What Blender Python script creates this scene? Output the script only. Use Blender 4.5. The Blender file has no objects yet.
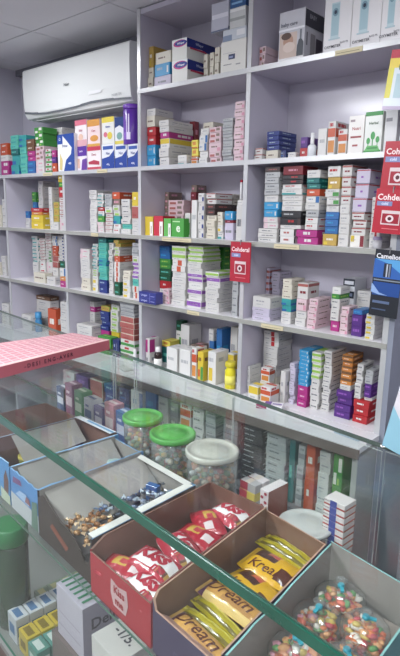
import bpy, bmesh, math, random
from mathutils import Vector, Matrix
random.seed(7)
R = random.Random(11)
SC = bpy.context.scene
COL = SC.collection

# ------------------------------------------------------------------ camera
F, YAW, PITCH, ROLL = 543.9, -.722, .209, .017
CP = Vector((1.967, -1.787, 1.6))
fw = Vector((math.sin(YAW)*math.cos(PITCH), math.cos(YAW)*math.cos(PITCH), -math.sin(PITCH)))
r0 = Vector((math.cos(YAW), -math.sin(YAW), 0)); u0 = r0.cross(fw)
RT = r0*math.cos(ROLL)+u0*math.sin(ROLL); UP = -r0*math.sin(ROLL)+u0*math.cos(ROLL)
cd = bpy.data.cameras.new('camera'); cam = bpy.data.objects.new('camera', cd); COL.objects.link(cam)
cam.matrix_world = Matrix(((RT.x, UP.x, -fw.x, CP.x), (RT.y, UP.y, -fw.y, CP.y), (RT.z, UP.z, -fw.z, CP.z), (0, 0, 0, 1)))
cd.sensor_fit = 'VERTICAL'; cd.sensor_height = 24; cd.lens = 24*F/656; cd.clip_start = .02
SC.camera = cam

def ray(x, y): return fw*F+RT*(x-200)+UP*(328-y)
def atZ(x, y, Z): d = ray(x, y); return CP+d*((Z-CP.z)/d.z)
def atY(x, y, Y): d = ray(x, y); return CP+d*((Y-CP.y)/d.y)
# counter frame: s along the counter, t from its front edge to its back edge
CA = math.radians(-6.4)
E1 = Vector((math.cos(CA), math.sin(CA), 0)); E2 = Vector((-math.sin(CA), math.cos(CA), 0))
OO = Vector((-.113, -1.009, 0))
def ST(s, t, z=0): v = OO+E1*s+E2*t; return Vector((v.x, v.y, z))

# --------------------------------------------------------------- materials
def lin(c):
    c = c/255
    return c/12.92 if c <= .04045 else ((c+.055)/1.055)**2.4
def rgb(h):
    h = h.lstrip('#'); c = [int(h[i:i+2], 16) for i in (0, 2, 4)]; g = .3*c[0]+.59*c[1]+.11*c[2]
    return tuple(lin(g+(v-g)*.86) for v in c)+(1,)
MC = {}
def mat(hexc, rough=.5, metal=0, trans=0, noise=0, nscale=20, coat=0, bump=0, alpha=1):
    k = (hexc, rough, metal, trans, noise, nscale, coat, bump, alpha)
    if k in MC: return MC[k]
    m = bpy.data.materials.new('mat_'+hexc.strip('#')); m.use_nodes = True
    nt = m.node_tree; b = nt.nodes['Principled BSDF']
    b.inputs['Base Color'].default_value = rgb(hexc); b.inputs['Roughness'].default_value = rough
    b.inputs['Metallic'].default_value = metal; b.inputs['Transmission Weight'].default_value = trans
    b.inputs['Coat Weight'].default_value = coat; b.inputs['Coat Roughness'].default_value = .12
    b.inputs['Alpha'].default_value = alpha
    if noise or bump:
        tc = nt.nodes.new('ShaderNodeTexCoord'); n = nt.nodes.new('ShaderNodeTexNoise')
        n.inputs['Scale'].default_value = nscale; n.inputs['Detail'].default_value = 5
        nt.links.new(tc.outputs['Object'], n.inputs['Vector'])
        if noise:
            mx = nt.nodes.new('ShaderNodeMix'); mx.data_type = 'RGBA'; mx.blend_type = 'MULTIPLY'
            mp = nt.nodes.new('ShaderNodeMapRange'); mp.inputs[1].default_value = .3; mp.inputs[2].default_value = .7
            mp.inputs[3].default_value = 1-noise; mp.inputs[4].default_value = 1
            nt.links.new(n.outputs['Fac'], mp.inputs[0]); mx.inputs[0].default_value = 1
            mx.inputs[6].default_value = rgb(hexc); nt.links.new(mp.outputs[0], mx.inputs[7]); nt.links.new(mx.outputs[2], b.inputs['Base Color'])
        if bump:
            bp = nt.nodes.new('ShaderNodeBump'); bp.inputs['Strength'].default_value = bump; bp.inputs['Distance'].default_value = .01
            nt.links.new(n.outputs['Fac'], bp.inputs['Height']); nt.links.new(bp.outputs[0], b.inputs['Normal'])
    MC[k] = m; return m

def glassmat(name, tint, refl=1.0, ior=1.45, rough=.02, haze=0):
    m = bpy.data.materials.new(name); m.use_nodes = True; nt = m.node_tree; nt.nodes.clear()
    o = nt.nodes.new('ShaderNodeOutputMaterial'); t = nt.nodes.new('ShaderNodeBsdfTransparent'); g = nt.nodes.new('ShaderNodeBsdfGlossy')
    f = nt.nodes.new('ShaderNodeFresnel'); mx = nt.nodes.new('ShaderNodeMixShader'); mt = nt.nodes.new('ShaderNodeMath'); mt.operation = 'MULTIPLY'
    t.inputs[0].default_value = tint+(1,); g.inputs['Roughness'].default_value = rough; mt.inputs[1].default_value = refl
    ge = nt.nodes.new('ShaderNodeNewGeometry'); mi_ = nt.nodes.new('ShaderNodeMath'); mi_.operation = 'MULTIPLY_ADD'; mi_.inputs[1].default_value = 1/ior-ior; mi_.inputs[2].default_value = ior
    nt.links.new(ge.outputs['Backfacing'], mi_.inputs[0]); nt.links.new(mi_.outputs[0], f.inputs[0])
    nt.links.new(f.outputs[0], mt.inputs[0]); nt.links.new(mt.outputs[0], mx.inputs[0])
    src = t
    if haze:
        d = nt.nodes.new('ShaderNodeBsdfDiffuse'); d.inputs[0].default_value = (.75, .8, .78, 1)
        m2 = nt.nodes.new('ShaderNodeMixShader')
        tc = nt.nodes.new('ShaderNodeTexCoord'); mp = nt.nodes.new('ShaderNodeMapping'); mp.inputs['Scale'].default_value = (2, 9, 2); mp.inputs['Rotation'].default_value = (0, 0, .5)
        n = nt.nodes.new('ShaderNodeTexNoise'); n.inputs['Scale'].default_value = 3; n.inputs['Detail'].default_value = 6
        mr = nt.nodes.new('ShaderNodeMapRange'); mr.inputs[1].default_value = .35; mr.inputs[2].default_value = .75; mr.inputs[3].default_value = haze*.4; mr.inputs[4].default_value = haze*1.6
        nt.links.new(tc.outputs['Object'], mp.inputs[0]); nt.links.new(mp.outputs[0], n.inputs['Vector']); nt.links.new(n.outputs['Fac'], mr.inputs[0]); nt.links.new(mr.outputs[0], m2.inputs[0])
        nt.links.new(t.outputs[0], m2.inputs[1]); nt.links.new(d.outputs[0], m2.inputs[2]); src = m2
    nt.links.new(src.outputs[0], mx.inputs[1]); nt.links.new(g.outputs[0], mx.inputs[2]); nt.links.new(mx.outputs[0], o.inputs[0])
    return m
GLASS = glassmat('clear_glass', (.97, .99, .98), .55, haze=.008)
GLASSV = glassmat('clear_glass_upright', (.96, .985, .975), .6, haze=.006)
FILM = glassmat('clear_film', (.98, .98, .98), 1.6, rough=.1, haze=.07)
PLASTIC = glassmat('clear_plastic', (.85, .87, .86), 1.2, rough=.15, haze=.18)
EDGE = mat('0a5742', .12, noise=.35, nscale=9, coat=.6)
EDGE2 = mat('3f6a58', .2, coat=.4)

def emit(hexc, s):
    m = bpy.data.materials.new('lamp_glow'); m.use_nodes = True; nt = m.node_tree; nt.nodes.clear()
    o = nt.nodes.new('ShaderNodeOutputMaterial'); e = nt.nodes.new('ShaderNodeEmission'); e.inputs[0].default_value = rgb(hexc); e.inputs[1].default_value = s
    nt.links.new(e.outputs[0], o.inputs[0]); return m

# ------------------------------------------------------------ mesh helpers
class MB:
    def __init__(s): s.bm = bmesh.new(); s.mats = []
    def mi(s, m):
        if m not in s.mats: s.mats.append(m)
        return s.mats.index(m)
    def quad(s, pts, m):
        f = s.bm.faces.new([s.bm.verts.new(p) for p in pts]); f.material_index = s.mi(m); return f
    def box(s, x0, y0, z0, x1, y1, z1, m, bev=0):
        v = [s.bm.verts.new(p) for p in ((x0,y0,z0),(x1,y0,z0),(x1,y1,z0),(x0,y1,z0),(x0,y0,z1),(x1,y0,z1),(x1,y1,z1),(x0,y1,z1))]
        i = s.mi(m); fs = []
        for q in ((0,3,2,1),(4,5,6,7),(0,1,5,4),(1,2,6,5),(2,3,7,6),(3,0,4,7)):
            f = s.bm.faces.new([v[k] for k in q]); f.material_index = i; fs.append(f)
        if bev:
            es = set(e for f in fs for e in f.edges)
            bmesh.ops.bevel(s.bm, geom=list(es), offset=bev, segments=1, affect='EDGES', clamp_overlap=True, material=i)
        return fs
    def prism(s, poly, z0, z1, m, side=None):
        """polygon footprint (counter-clockwise) raised from z0 to z1"""
        a = [s.bm.verts.new((p[0], p[1], z0)) for p in poly]; b = [s.bm.verts.new((p[0], p[1], z1)) for p in poly]
        n = len(poly); i = s.mi(m); j = s.mi(side or m)
        s.bm.faces.new(a[::-1]).material_index = i; s.bm.faces.new(b).material_index = i
        for k in range(n): s.bm.faces.new((a[k], a[(k+1) % n], b[(k+1) % n], b[k])).material_index = j
    def lathe(s, prof, m, n=24, c=(0, 0), smooth=True):
        rings = []
        for r, z in prof: rings.append([s.bm.verts.new((c[0]+r*math.cos(2*math.pi*k/n), c[1]+r*math.sin(2*math.pi*k/n), z)) for k in range(n)])
        i = s.mi(m)
        for a, b in zip(rings, rings[1:]):
            for k in range(n):
                f = s.bm.faces.new((a[k], a[(k+1) % n], b[(k+1) % n], b[k])); f.material_index = i; f.smooth = smooth
        s.bm.faces.new(rings[0][::-1]).material_index = i; s.bm.faces.new(rings[-1]).material_index = i
    def ball(s, c, r, m, sx=1, sy=1, sz=1, rot=0, sub=1):
        M = Matrix.Translation(c) @ Matrix.Rotation(rot, 4, 'Z') @ Matrix.Diagonal((sx, sy, sz, 1))
        g = bmesh.ops.create_icosphere(s.bm, subdivisions=sub, radius=r, matrix=M)
        i = s.mi(m)
        for f in set(f for v in g['verts'] for f in v.link_faces): f.material_index = i; f.smooth = True
    def text(s, txt, M, size, m, hfun=None, bold=.0, shear=0, align='CENTER'):
        """lettering as mesh; M maps the text plane (x right, y up) to the object"""
        cu = bpy.data.curves.new('t', 'FONT'); cu.body = txt; cu.size = size; cu.align_x = align; cu.align_y = 'CENTER'; cu.offset = bold*size; cu.shear = shear; cu.resolution_u = 2
        ob = bpy.data.objects.new('t', cu); COL.objects.link(ob)
        dg = bpy.context.evaluated_depsgraph_get(); me = bpy.data.meshes.new_from_object(ob.evaluated_get(dg))
        if hfun:
            tb = bmesh.new(); tb.from_mesh(me); bmesh.ops.triangulate(tb, faces=tb.faces); bmesh.ops.subdivide_edges(tb, edges=tb.edges, cuts=2, use_grid_fill=True); tb.to_mesh(me); tb.free()
        vs = []
        for v in me.vertices:
            p = M @ v.co
            if hfun: p = Vector((p.x, p.y, hfun(p.x, p.y)+.0009))
            vs.append(s.bm.verts.new(p))
        i = s.mi(m)
        for p in me.polygons:
            try: s.bm.faces.new([vs[k] for k in p.vertices]).material_index = i
            except ValueError: pass
        bpy.data.objects.remove(ob); bpy.data.meshes.remove(me); bpy.data.curves.remove(cu)
    def mesh(s, name):
        me = bpy.data.meshes.new(name); s.bm.to_mesh(me); s.bm.free()
        for m in s.mats: me.materials.append(m)
        return me
    def build(s, name, parent=None, loc=(0, 0, 0), rz=0):
        o = bpy.data.objects.new(name, s.mesh(name)); COL.objects.link(o); o.location = loc; o.rotation_euler.z = rz
        if parent: o.parent = parent
        return o
FRONT = lambda x, y, z: Matrix.Translation((x, y, z)) @ Matrix.Rotation(math.pi/2, 4, 'X')            # text on a face looking to -y
RIGHT = lambda x, y, z: Matrix.Translation((x, y, z)) @ Matrix.Rotation(math.pi/2, 4, 'Z') @ Matrix.Rotation(math.pi/2, 4, 'X')  # on a face looking to +x
TOP = lambda x, y, z, a=0: Matrix.Translation((x, y, z)) @ Matrix.Rotation(a, 4, 'Z')

def tag(o, label, cat, group=None):
    o['label'] = label; o['category'] = cat
    if group: o['group'] = group
    return o
def struct(o): o['kind'] = 'structure'; return o
def empty(name, loc, rz=0):
    o = bpy.data.objects.new(name, None); COL.objects.link(o); o.location = loc; o.rotation_euler.z = rz; o.empty_display_size = .05; return o

# ------------------------------------------------------------------- room
LAM = mat('c6c1d0', .32, noise=.04, nscale=2, coat=.22)      # lavender laminate
LAMW = mat('e0dfe2', .3, noise=.05, nscale=4)
ALU = mat('c9cacb', .3, metal=.35)
WALLM = mat('bcbac8', .6, noise=.05, nscale=2)
ZC = 2.48
b = MB(); b.box(-2.4, -4.2, -.1, 3.6, .5, 0, mat('8a8580', .35, noise=.25, nscale=6)); struct(b.build('floor'))
# ceiling of square board panels with thin dark joints
b = MB(); cm = mat('d2d2d6', .7, noise=.05, nscale=3); jm = mat('77777f', .8)
b.box(-2.4, -4.2, ZC+.004, 3.6, .5, ZC+.06, jm)
for i in range(-4, 7):
    for j in range(-7, 2):
        x0 = -.665+i*.61; y0 = -.12+j*.61
        x0c, x1c, y0c, y1c = max(x0+.003, -2.4), min(x0+.607, 3.6), max(y0+.003, -4.2), min(y0+.607, .5)
        if x1c > x0c and y1c > y0c: b.box(x0c, y0c, ZC, x1c, y1c, ZC+.01, cm)
struct(b.build('ceiling'))
b = MB(); b.box(-2.4, .285, 0, 3.6, .4, ZC, WALLM); struct(b.build('wall_back'))
b = MB(); b.box(-1.58, -4.2, 0, -1.46, .285, ZC, WALLM); struct(b.build('wall_left'))
b = MB(); b.box(3.5, -4.2, 0, 3.6, .285, ZC, WALLM); struct(b.build('wall_right'))
b = MB(); b.box(-1.46, .25, ZC-.035, .0-.012, .285, ZC, mat('7c7c88', .5)); struct(b.build('trim_1'))

EDG_SHADED = mat('a4a49c', .4, metal=.2)  # edging of the lower shelves, with its dark shading put into the colour
# -------------------------------------------------------- shelving unit
XS = [-1.23, -.61, 0, .62, 1.24]; ZS = {1: 2.134, 2: 1.797, 3: 1.481, 4: 1.161, 5: .83}; DEP = .27; T = .009
unit = tag(empty('shelving_unit', (0, 0, 0)), 'lavender laminate wall shelving with silver edges, stacked full of medicine boxes', 'shelving')
def board(name, x0, y0, z0, x1, y1, z1, m=LAM, edge=None):
    b = MB(); b.box(x0, y0, z0, x1, y1, z1, m); return b.build(name, unit)
XL0 = -1.455
for k in range(5):
    top = ZC-.004 if k >= 2 else ZS[2]-T
    x = XS[k]
    b = MB(); b.box(x-T, .003, .08, x+T, DEP, top, LAM)
    b.build('divider', unit)
    b = MB(); b.box(x-T-.001, -.001, ZS[5]+T+.001, x+T+.001, .0025, top, ALU); b.build('edge_strip', unit)
for r in (1, 2, 3, 4, 5):
    spans = [(2, 3), (3, 4)] if r == 1 else [(0, 1), (1, 2), (2, 3), (3, 4)]
    for a_, b_ in spans:
        board('shelf_board', XS[a_]+T, .003, ZS[r]-T, XS[b_]-T, DEP, ZS[r]+T, LAMW if r > 2 else LAM)
    x0, x1 = (XS[2]-T, XS[4]+T) if r == 1 else (XL0, XS[4]+T)
    if r < 5: board('edge_strip', x0, -.004, ZS[r]-T-.001, x1, -.0015, ZS[r]+T-.0005, ALU if r < 3 else EDG_SHADED)
    if r > 1: board('shelf_board', XL0, .003, ZS[r]-T, XS[0]-T, DEP, ZS[r]+T, LAMW)
# bays above the second shelf go on to the right of the last upright
for r in (1, 2):
    board('shelf_board', XS[4]+T, .003, ZS[r]-T, XS[4]+.5, DEP, ZS[r]+T, LAM); board('edge_strip', XS[4]+T, -.004, ZS[r]-T-.001, XS[4]+.5, -.0015, ZS[r]+T-.0005, ALU)
board('back_panel', XL0, DEP+.001, .08, XS[2], DEP+.012, ZS[2]+.0); board('back_panel', XS[2], DEP+.001, .08, XS[4]+.5, DEP+.012, ZC-.004)
board('top_board', XS[2]+T, .003, ZC-.026, XS[4]-T, DEP, ZC-.006)
# low cabinet with its deeper worktop
BY = -.165
SIDE = mat('8d93a3', .35, noise=.05, nscale=5)
b = MB(); b.box(XL0, BY, ZS[5]-.012, XS[4]+.012, -.001, ZS[5]+T-.0006, mat('e2e2e4', .25, noise=.03, nscale=5)); b.build('worktop', unit)
b = MB(); b.box(XL0, BY-.004, ZS[5]-.03, XS[4]+.016, BY-.0005, ZS[5]+T-.004, mat('6a5f58', .5)); b.build('worktop_edge', unit)
b = MB(); b.box(XS[4]+T+.001, .0, .0, XS[4]+T+.02, DEP, ZS[2]-T-.002, SIDE); b.build('end_panel', unit)
b = MB(); b.box(XS[4]-.012, BY+.01, .0, XS[4]+.008, -.003, ZS[5]-.031, mat('a9aaa6', .4)); b.build('cabinet_side', unit)
BZ = .52
b = MB(); b.box(XL0, BY+.01, BZ-.018, XS[4]-.013, 0, BZ, mat('85858a', .4)); b.box(XL0, BY+.01, .2, XS[4]-.013, 0, .218, mat('77777a', .4)); b.build('cabinet_shelf', unit)

# price label strips clipped to the shelf edges
def strip(x0, x1, r, y=None):
    X0 = atY(x0, 0, 0); z = ZS[r]
    P = [CP+ray(x, yy)*((0-CP.y)/ray(x, yy).y) for x, yy in ((x0, y), (x1, y))]
    b = MB(); b.box(P[0].x, -.0065, z-.011, P[1].x, -.0045, z+.006, mat('cfc39c', .5)); b.box(P[0].x+.006, -.0068, z-.005, P[1].x-.01, -.0066, z-.003, mat('8d8468', .6))
    return b.build('label_strip', unit)
strip(336, 363, 1, 52); strip(44, 53, 2, 172); strip(98, 108, 2, 171); strip(163, 192, 3, 239); strip(275, 300, 3, 246)
strip(262, 284, 4, 326); strip(92, 99, 3, 234); strip(188, 200, 4, 312)

# ------------------------------------------------------------ medicine boxes
PAL = dict(W='e6e5e0', w='dcdad6', c='e3dcc8', g='b9bbbd', G='8d9094', k='26242a', K='4a3836', r='c8262c', R='8e1f2c', o='e08b35', O='d9532b', y='e6c62c', Y='f0e050',
           b='2d6fb8', B='25398c', s='2fa0dc', t='2fa8a8', T='157070', n='1d2c6e', v='5a2b8a', V='9c5cc0', m='c02d8a', p='e59ab0', P='e8c9d0', l='cfc6dc', e='3f9a3c', E='1d5c3c', L='9ccf4c',
           d='c9a345', D='7a5236', a='9db4c8', i='f2efe6', q='8a7468', x='b9605a', z='57c8b4', h='74777e', j='a2a4aa')
def pm(ch):
    h = PAL[ch]; return mat(''.join('%02x' % int(int(h[i:i+2], 16)*.92) for i in (0, 2, 4)), .42)
# code: description, body, front marks, (mark = u0,v0,u1,v1,colour or 't' line)
def tx(v, c='j', u0=.12, u1=.85, h=.12): return ('t', u0, v-h/2, u1, v+h/2, c)
DS = {
 'w':  ('white', 'w', [tx(.6), tx(.3, 'g', .12, .6, .08)]),
 'W':  ('bright white', 'W', [tx(.55, 'g')]),
 'wr': ('white red-striped', 'w', [(0, .78, 1, 1, 'x'), tx(.42, 'R', .15, .8, .16)]),
 'wR': ('white red-lettered', 'W', [tx(.62, 'r', .12, .85, .22), tx(.28, 'g', .12, .6, .1)]),
 'wp': ('white and pink', 'w', [(0, 0, .3, 1, 'P'), tx(.5, 'p', .35, .9, .2)]),
 'wP': ('pinkish white', 'P', [tx(.6, 'q', .1, .85, .16), (.7, .1, .95, .5, 'p')]),
 'wb': ('white and blue', 'W', [(.72, .05, 1, .95, 'b'), tx(.55, 'a', .1, .6, .2)]),
 'wB': ('white navy-marked', 'w', [(.68, .1, .95, .55, 'B'), tx(.7, 'G', .1, .6, .12)]),
 'wt': ('white and teal', 'w', [(0, .0, .7, .35, 't'), tx(.65, 'G')]),
 'wg': ('white and green', 'w', [(.55, .1, 1, .6, 'e'), tx(.75, 'G', .1, .9, .1)]),
 'wG': ('white green-striped', 'W', [(0, .3, 1, .75, 'L'), tx(.15, 'g')]),
 'wl': ('white lime-marked', 'w', [(.2, .1, .8, .5, 'L'), tx(.75, 'G')]),
 'wv': ('white purple-banded', 'W', [(0, .25, 1, .8, 'V'), tx(.52, 'l', .2, .8, .15)]),
 'wo': ('white orange-striped', 'W', [(.4, 0, .7, 1, 'O'), tx(.5, 'g', .05, .38, .1)]),
 'wy': ('white and yellow', 'W', [(.1, .1, .6, .5, 'y'), tx(.75, 'g')]),
 'wk': ('white black-edged', 'W', [(0, 0, .1, 1, 'k'), tx(.5, 'x', .25, .85, .26)]),
 'wK': ('grey-white dark-lettered', 'g', [tx(.55, 'h', .1, .8, .2)]),
 'wd': ('white dot-printed', 'w', [tx(.5, 'h', .1, .9, .2)]),
 'wx': ('white red-square', 'w', [(.5, .05, .72, .95, 'r'), tx(.5, 'G', .08, .45, .14)]),
 'l':  ('lavender-white', 'l', [tx(.5, 'G', .12, .85, .16)]),
 'L':  ('pale lavender red-edged', 'l', [(0, .88, 1, 1, 'r'), tx(.45, 'V', .3, .7, .14)]),
 'lr': ('lavender and red striped', 'l', [(0, .2, 1, .62, 'x')]),
 'c':  ('cream', 'c', [tx(.5, 'q', .12, .85, .14)]),
 'cR': ('cream maroon-banded', 'i', [(.72, 0, 1, 1, 'R'), tx(.6, 'g', .08, .55, .1), (.05, .45, .3, .95, 'y')]),
 'g':  ('silver-grey', 'g', [(0, .35, 1, .6, 'G'), tx(.8, 'G')]),
 'G':  ('dark grey', 'G', [tx(.5, 'w', .1, .8, .2)]),
 'k':  ('black', 'k', [tx(.55, 'g', .1, .7, .2)]),
 'kr': ('black red-lettered', 'k', [tx(.55, 'r', .3, .75, .35), (.85, 0, 1, 1, 'K')]),
 'K':  ('dark brown', 'K', [tx(.5, 'x', .2, .9, .2)]),
 'r':  ('red', 'r', [tx(.55, 'W', .2, .8, .22)]),
 'R':  ('maroon', 'R', [tx(.55, 'p', .2, .8, .2)]),
 'rp': ('coral red', 'c', [(.0, .0, 1, 1, 'x'), tx(.3, 'r')]),
 'o':  ('orange', 'o', [tx(.55, 'i', .2, .85, .2)]),
 'O':  ('orange-red', 'O', [tx(.55, 'i', .2, .8, .2)]),
 'oq': ('tan orange', 'o', [(0, .55, 1, 1, 'D'), tx(.3, 'i')]),
 'y':  ('yellow', 'y', [tx(.55, 'i', .2, .8, .2)]),
 'yw': ('yellow-topped white', 'W', [(0, .45, 1, 1, 'y'), tx(.22, 'g')]),
 'yg': ('yellow and green', 'y', [(.55, .0, 1, .5, 'e'), tx(.75, 'D', .1, .8, .12), (.1, .15, .45, .4, 'O')]),
 'yo': ('yellow and orange', 'Y', [(.2, .4, .7, .8, 'o'), (.0, .0, 1, .15, 'O')]),
 'ow': ('orange and white', 'W', [(0, .55, 1, .8, 'O'), (.1, .1, .9, .45, 'o'), tx(.9, 'r', .1, .8, .1)]),
 's':  ('sky blue', 's', [tx(.6, 'a', .15, .75, .2), (.82, .2, .92, .75, 'W')]),
 'b':  ('blue', 'b', [tx(.55, 's', .1, .8, .2)]),
 'B':  ('royal blue', 'B', [tx(.6, 'a', .1, .7, .2)]),
 'n':  ('navy blue', 'n', [tx(.65, 'a', .08, .55, .16), tx(.35, 'b', .08, .8, .1), (.6, .2, .63, .8, 'l')]),
 't':  ('turquoise', 'z', [tx(.5, 't', .1, .9, .25)]),
 'tb': ('teal-blue', 't', [(.0, .0, .5, .4, 'b')]),
 'T':  ('deep teal', 'T', [tx(.5, 'z', .1, .8, .2)]),
 'm':  ('magenta', 'm', [tx(.55, 'W', .3, .9, .4)]),
 'mh': ('hot pink', 'm', [tx(.5, 'P', .2, .8, .2)]),
 'mw': ('magenta-cornered white', 'w', [(0, .5, .55, 1, 'm'), tx(.25, 'G')]),
 'v':  ('purple', 'v', [tx(.55, 'V', .12, .8, .24)]),
 'e':  ('green', 'e', [tx(.5, 'L', .1, .8, .25)]),
 'E':  ('dark green', 'E', [tx(.5, 'z', .1, .8, .2)]),
 'eL': ('green flowered', 'e', [(.1, .1, .4, .45, 'i'), (.55, .5, .9, .9, 'i'), (.5, .1, .7, .3, 'L')]),
 'ew': ('green-striped white', 'w', [(0, .1, 1, .5, 'e'), (.3, .6, .6, .9, 'r')]),
 'D':  ('brown', 'D', [tx(.5, 'c', .1, .8, .2)]),
 'd':  ('gold', 'd', [tx(.55, 'i', .2, .8, .16), (.1, .1, .35, .35, 'y')]),
 'q':  ('dull brown and pink', 'q', [tx(.5, 'p', .1, .8, .3)]),
 'x':  ('pink-patterned', 'P', [(.1, .15, .5, .6, 'x'), (.6, .3, .9, .8, 'q')]),
 'ol': ('olive', 'L', [(0, 0, 1, 1, 'd'), tx(.5, 'D')]),
}
MESHC = {}
def carton_mesh(w, d, h, code, seed=0):
    key = (round(w, 3), round(d, 3), round(h, 3), code, seed)
    if key in MESHC: return MESHC[key]
    desc, body, marks = DS[code]
    rr = random.Random(hash((round(w, 3), round(h, 3))) ^ seed ^ sum(map(ord, code)))
    b = MB(); b.box(-w/2, -d/2, 0, w/2, d/2, h, pm(body), bev=min(.0012, h*.08))
    e = .0005
    def rect(face, u0, v0, u1, v1, m):
        u0, u1, v0, v1 = max(u0, .015), min(u1, .985), max(v0, .05), min(v1, .95)
        if face == 'f': pts = [(-w/2+w*u0, -d/2-e, h*v0), (-w/2+w*u1, -d/2-e, h*v0), (-w/2+w*u1, -d/2-e, h*v1), (-w/2+w*u0, -d/2-e, h*v1)]
        elif face == 'r': pts = [(w/2+e, -d/2+d*u0, h*v0), (w/2+e, -d/2+d*u1, h*v0), (w/2+e, -d/2+d*u1, h*v1), (w/2+e, -d/2+d*u0, h*v1)]
        else: pts = [(-w/2+w*u0, -d/2+d*v0, h+e), (-w/2+w*u1, -d/2+d*v0, h+e), (-w/2+w*u1, -d/2+d*v1, h+e), (-w/2+w*u0, -d/2+d*v1, h+e)]
        b.quad(pts, m)
    for face in 'frt':
        for mk in marks:
            if mk[0] == 't':
                _, a0, v0, a1, v1, c = mk; u = a0+rr.uniform(0, .12); a1 -= rr.uniform(0, .25)
                while u < a1:
                    du = rr.uniform(.1, .35); rect(face, u, v0, min(u+du, a1), v1, pm(c)); u += du+.035
            elif face == 'f' or mk[0] == 0: rect(face, *mk[:4], pm(mk[4]))
    m = b.mesh('medicine_box'); MESHC[key] = m; return m

ORD = ['lowest', 'second from bottom', 'third from bottom', 'fourth from bottom', 'fifth from bottom', 'sixth from bottom', 'seventh from bottom', 'eighth from bottom', 'ninth from bottom', 'tenth from bottom',
       'eleventh from bottom', 'twelfth from bottom', 'thirteenth from bottom', 'fourteenth from bottom', 'fifteenth from bottom', 'sixteenth from bottom', 'seventeenth from bottom']
NTH = ['first', 'second', 'third', 'fourth', 'fifth', 'sixth', 'seventh', 'eighth', 'ninth', 'tenth', 'eleventh', 'twelfth', 'thirteenth', 'fourteenth', 'fifteenth', 'sixteenth', 'seventeenth', 'eighteenth', 'nineteenth', 'twentieth']
RECS = []      # every carton of every stack
def place_cell(place, zbase, towers, xmin, xmax, ymax=.262, trim=True):
    rects = []
    for tw in towers:
        xl, xr, Y, D, segs = tw[:5]; rot = tw[5] if len(tw) > 5 else 0
        ymid = segs[0][0]
        X0 = atY(xl, ymid, Y).x; X1 = atY(xr, ymid, Y).x
        X0 = max(X0, xmin+.001); X1 = min(X1, xmax-.001)
        Y1 = min(Y+D, ymax)
        for (a0, a1, c0, c1) in rects:
            if trim and X0 < a1 and X1 > a0 and Y < c1 and Y1 > c0:
                ov = min(X1, a1)-max(X0, a0)
                if ov < .4*(X1-X0):
                    if X0 < a0: X1 = a0-.0005
                    else: X0 = a1+.0005
                elif Y >= c0:
                    Y = c1+.002; Y1 = max(Y1, Y+.03)
                else: Y1 = c0-.001
        if X1-X0 < .01 or Y1-Y < .01 or Y1 > ymax+.003: continue
        rects.append((X0, X1, Y, Y1))
        rects_i = len(rects)-1
        z = zbase; k = 0; cx = (X0+X1)/2; xc = (xl+xr)/2
        items = []
        for yt, n, code in segs:
            zt = atY(xc, yt, Y).z
            h = (zt-z)/n
            if h < .004: h = .008
            w = (X1-X0)-.004; d = (Y1-Y)-.002
            w0, d0 = w, d
            for q in range(n):
                jr = 0 if rot else math.radians(R.uniform(-2.6, 2.6) if n > 1 or k else R.uniform(-1, 1)); s = abs(math.sin(jr))
                ww = max((w-d*s)*R.uniform(.93, 1), .01); dd = max((d-w*s)*R.uniform(.9, 1), .012)
                items.append([cx+R.uniform(-.5, .5)*max(0, w-ww-d*s), (Y+Y1)/2+R.uniform(-.5, .5)*max(0, d-dd-w*s), z+.0002, ww, dd, h-.0006, code, rot+jr, k, q])
                z += h; k += 1
        for it in items: RECS.append(dict(it=it, place=place, cx=cx, Y=Y, total=k))

TL = ZS
def top(r): return ZS[r]+T
# ---- third bay, top shelf
place_cell(('top shelf', 'third bay'), top(1), [
 (142, 153, .04, .12, [(78, 1, 'c'), (68, 1, 'c'), (46.5, 1, 'd')]),
 (153.5, 171, .035, .11, [(75.5, 1, 'l'), (63, 1, 's'), (51, 1, 'c')]),
 (203, 208, .08, .1, [(54, 2, 'c')]), (208.5, 213.5, .06, .1, [(52, 2, 'c')]), (214, 220, .05, .1, [(47, 2, 'c')]),
], XS[2]+T, XS[3]-T)
place_cell(('top shelf', 'right bay'), top(1), [
 (252, 266, .04, .12, [(47, 3, 'x')]),
], XS[3]+T, XS[4]-T)
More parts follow.
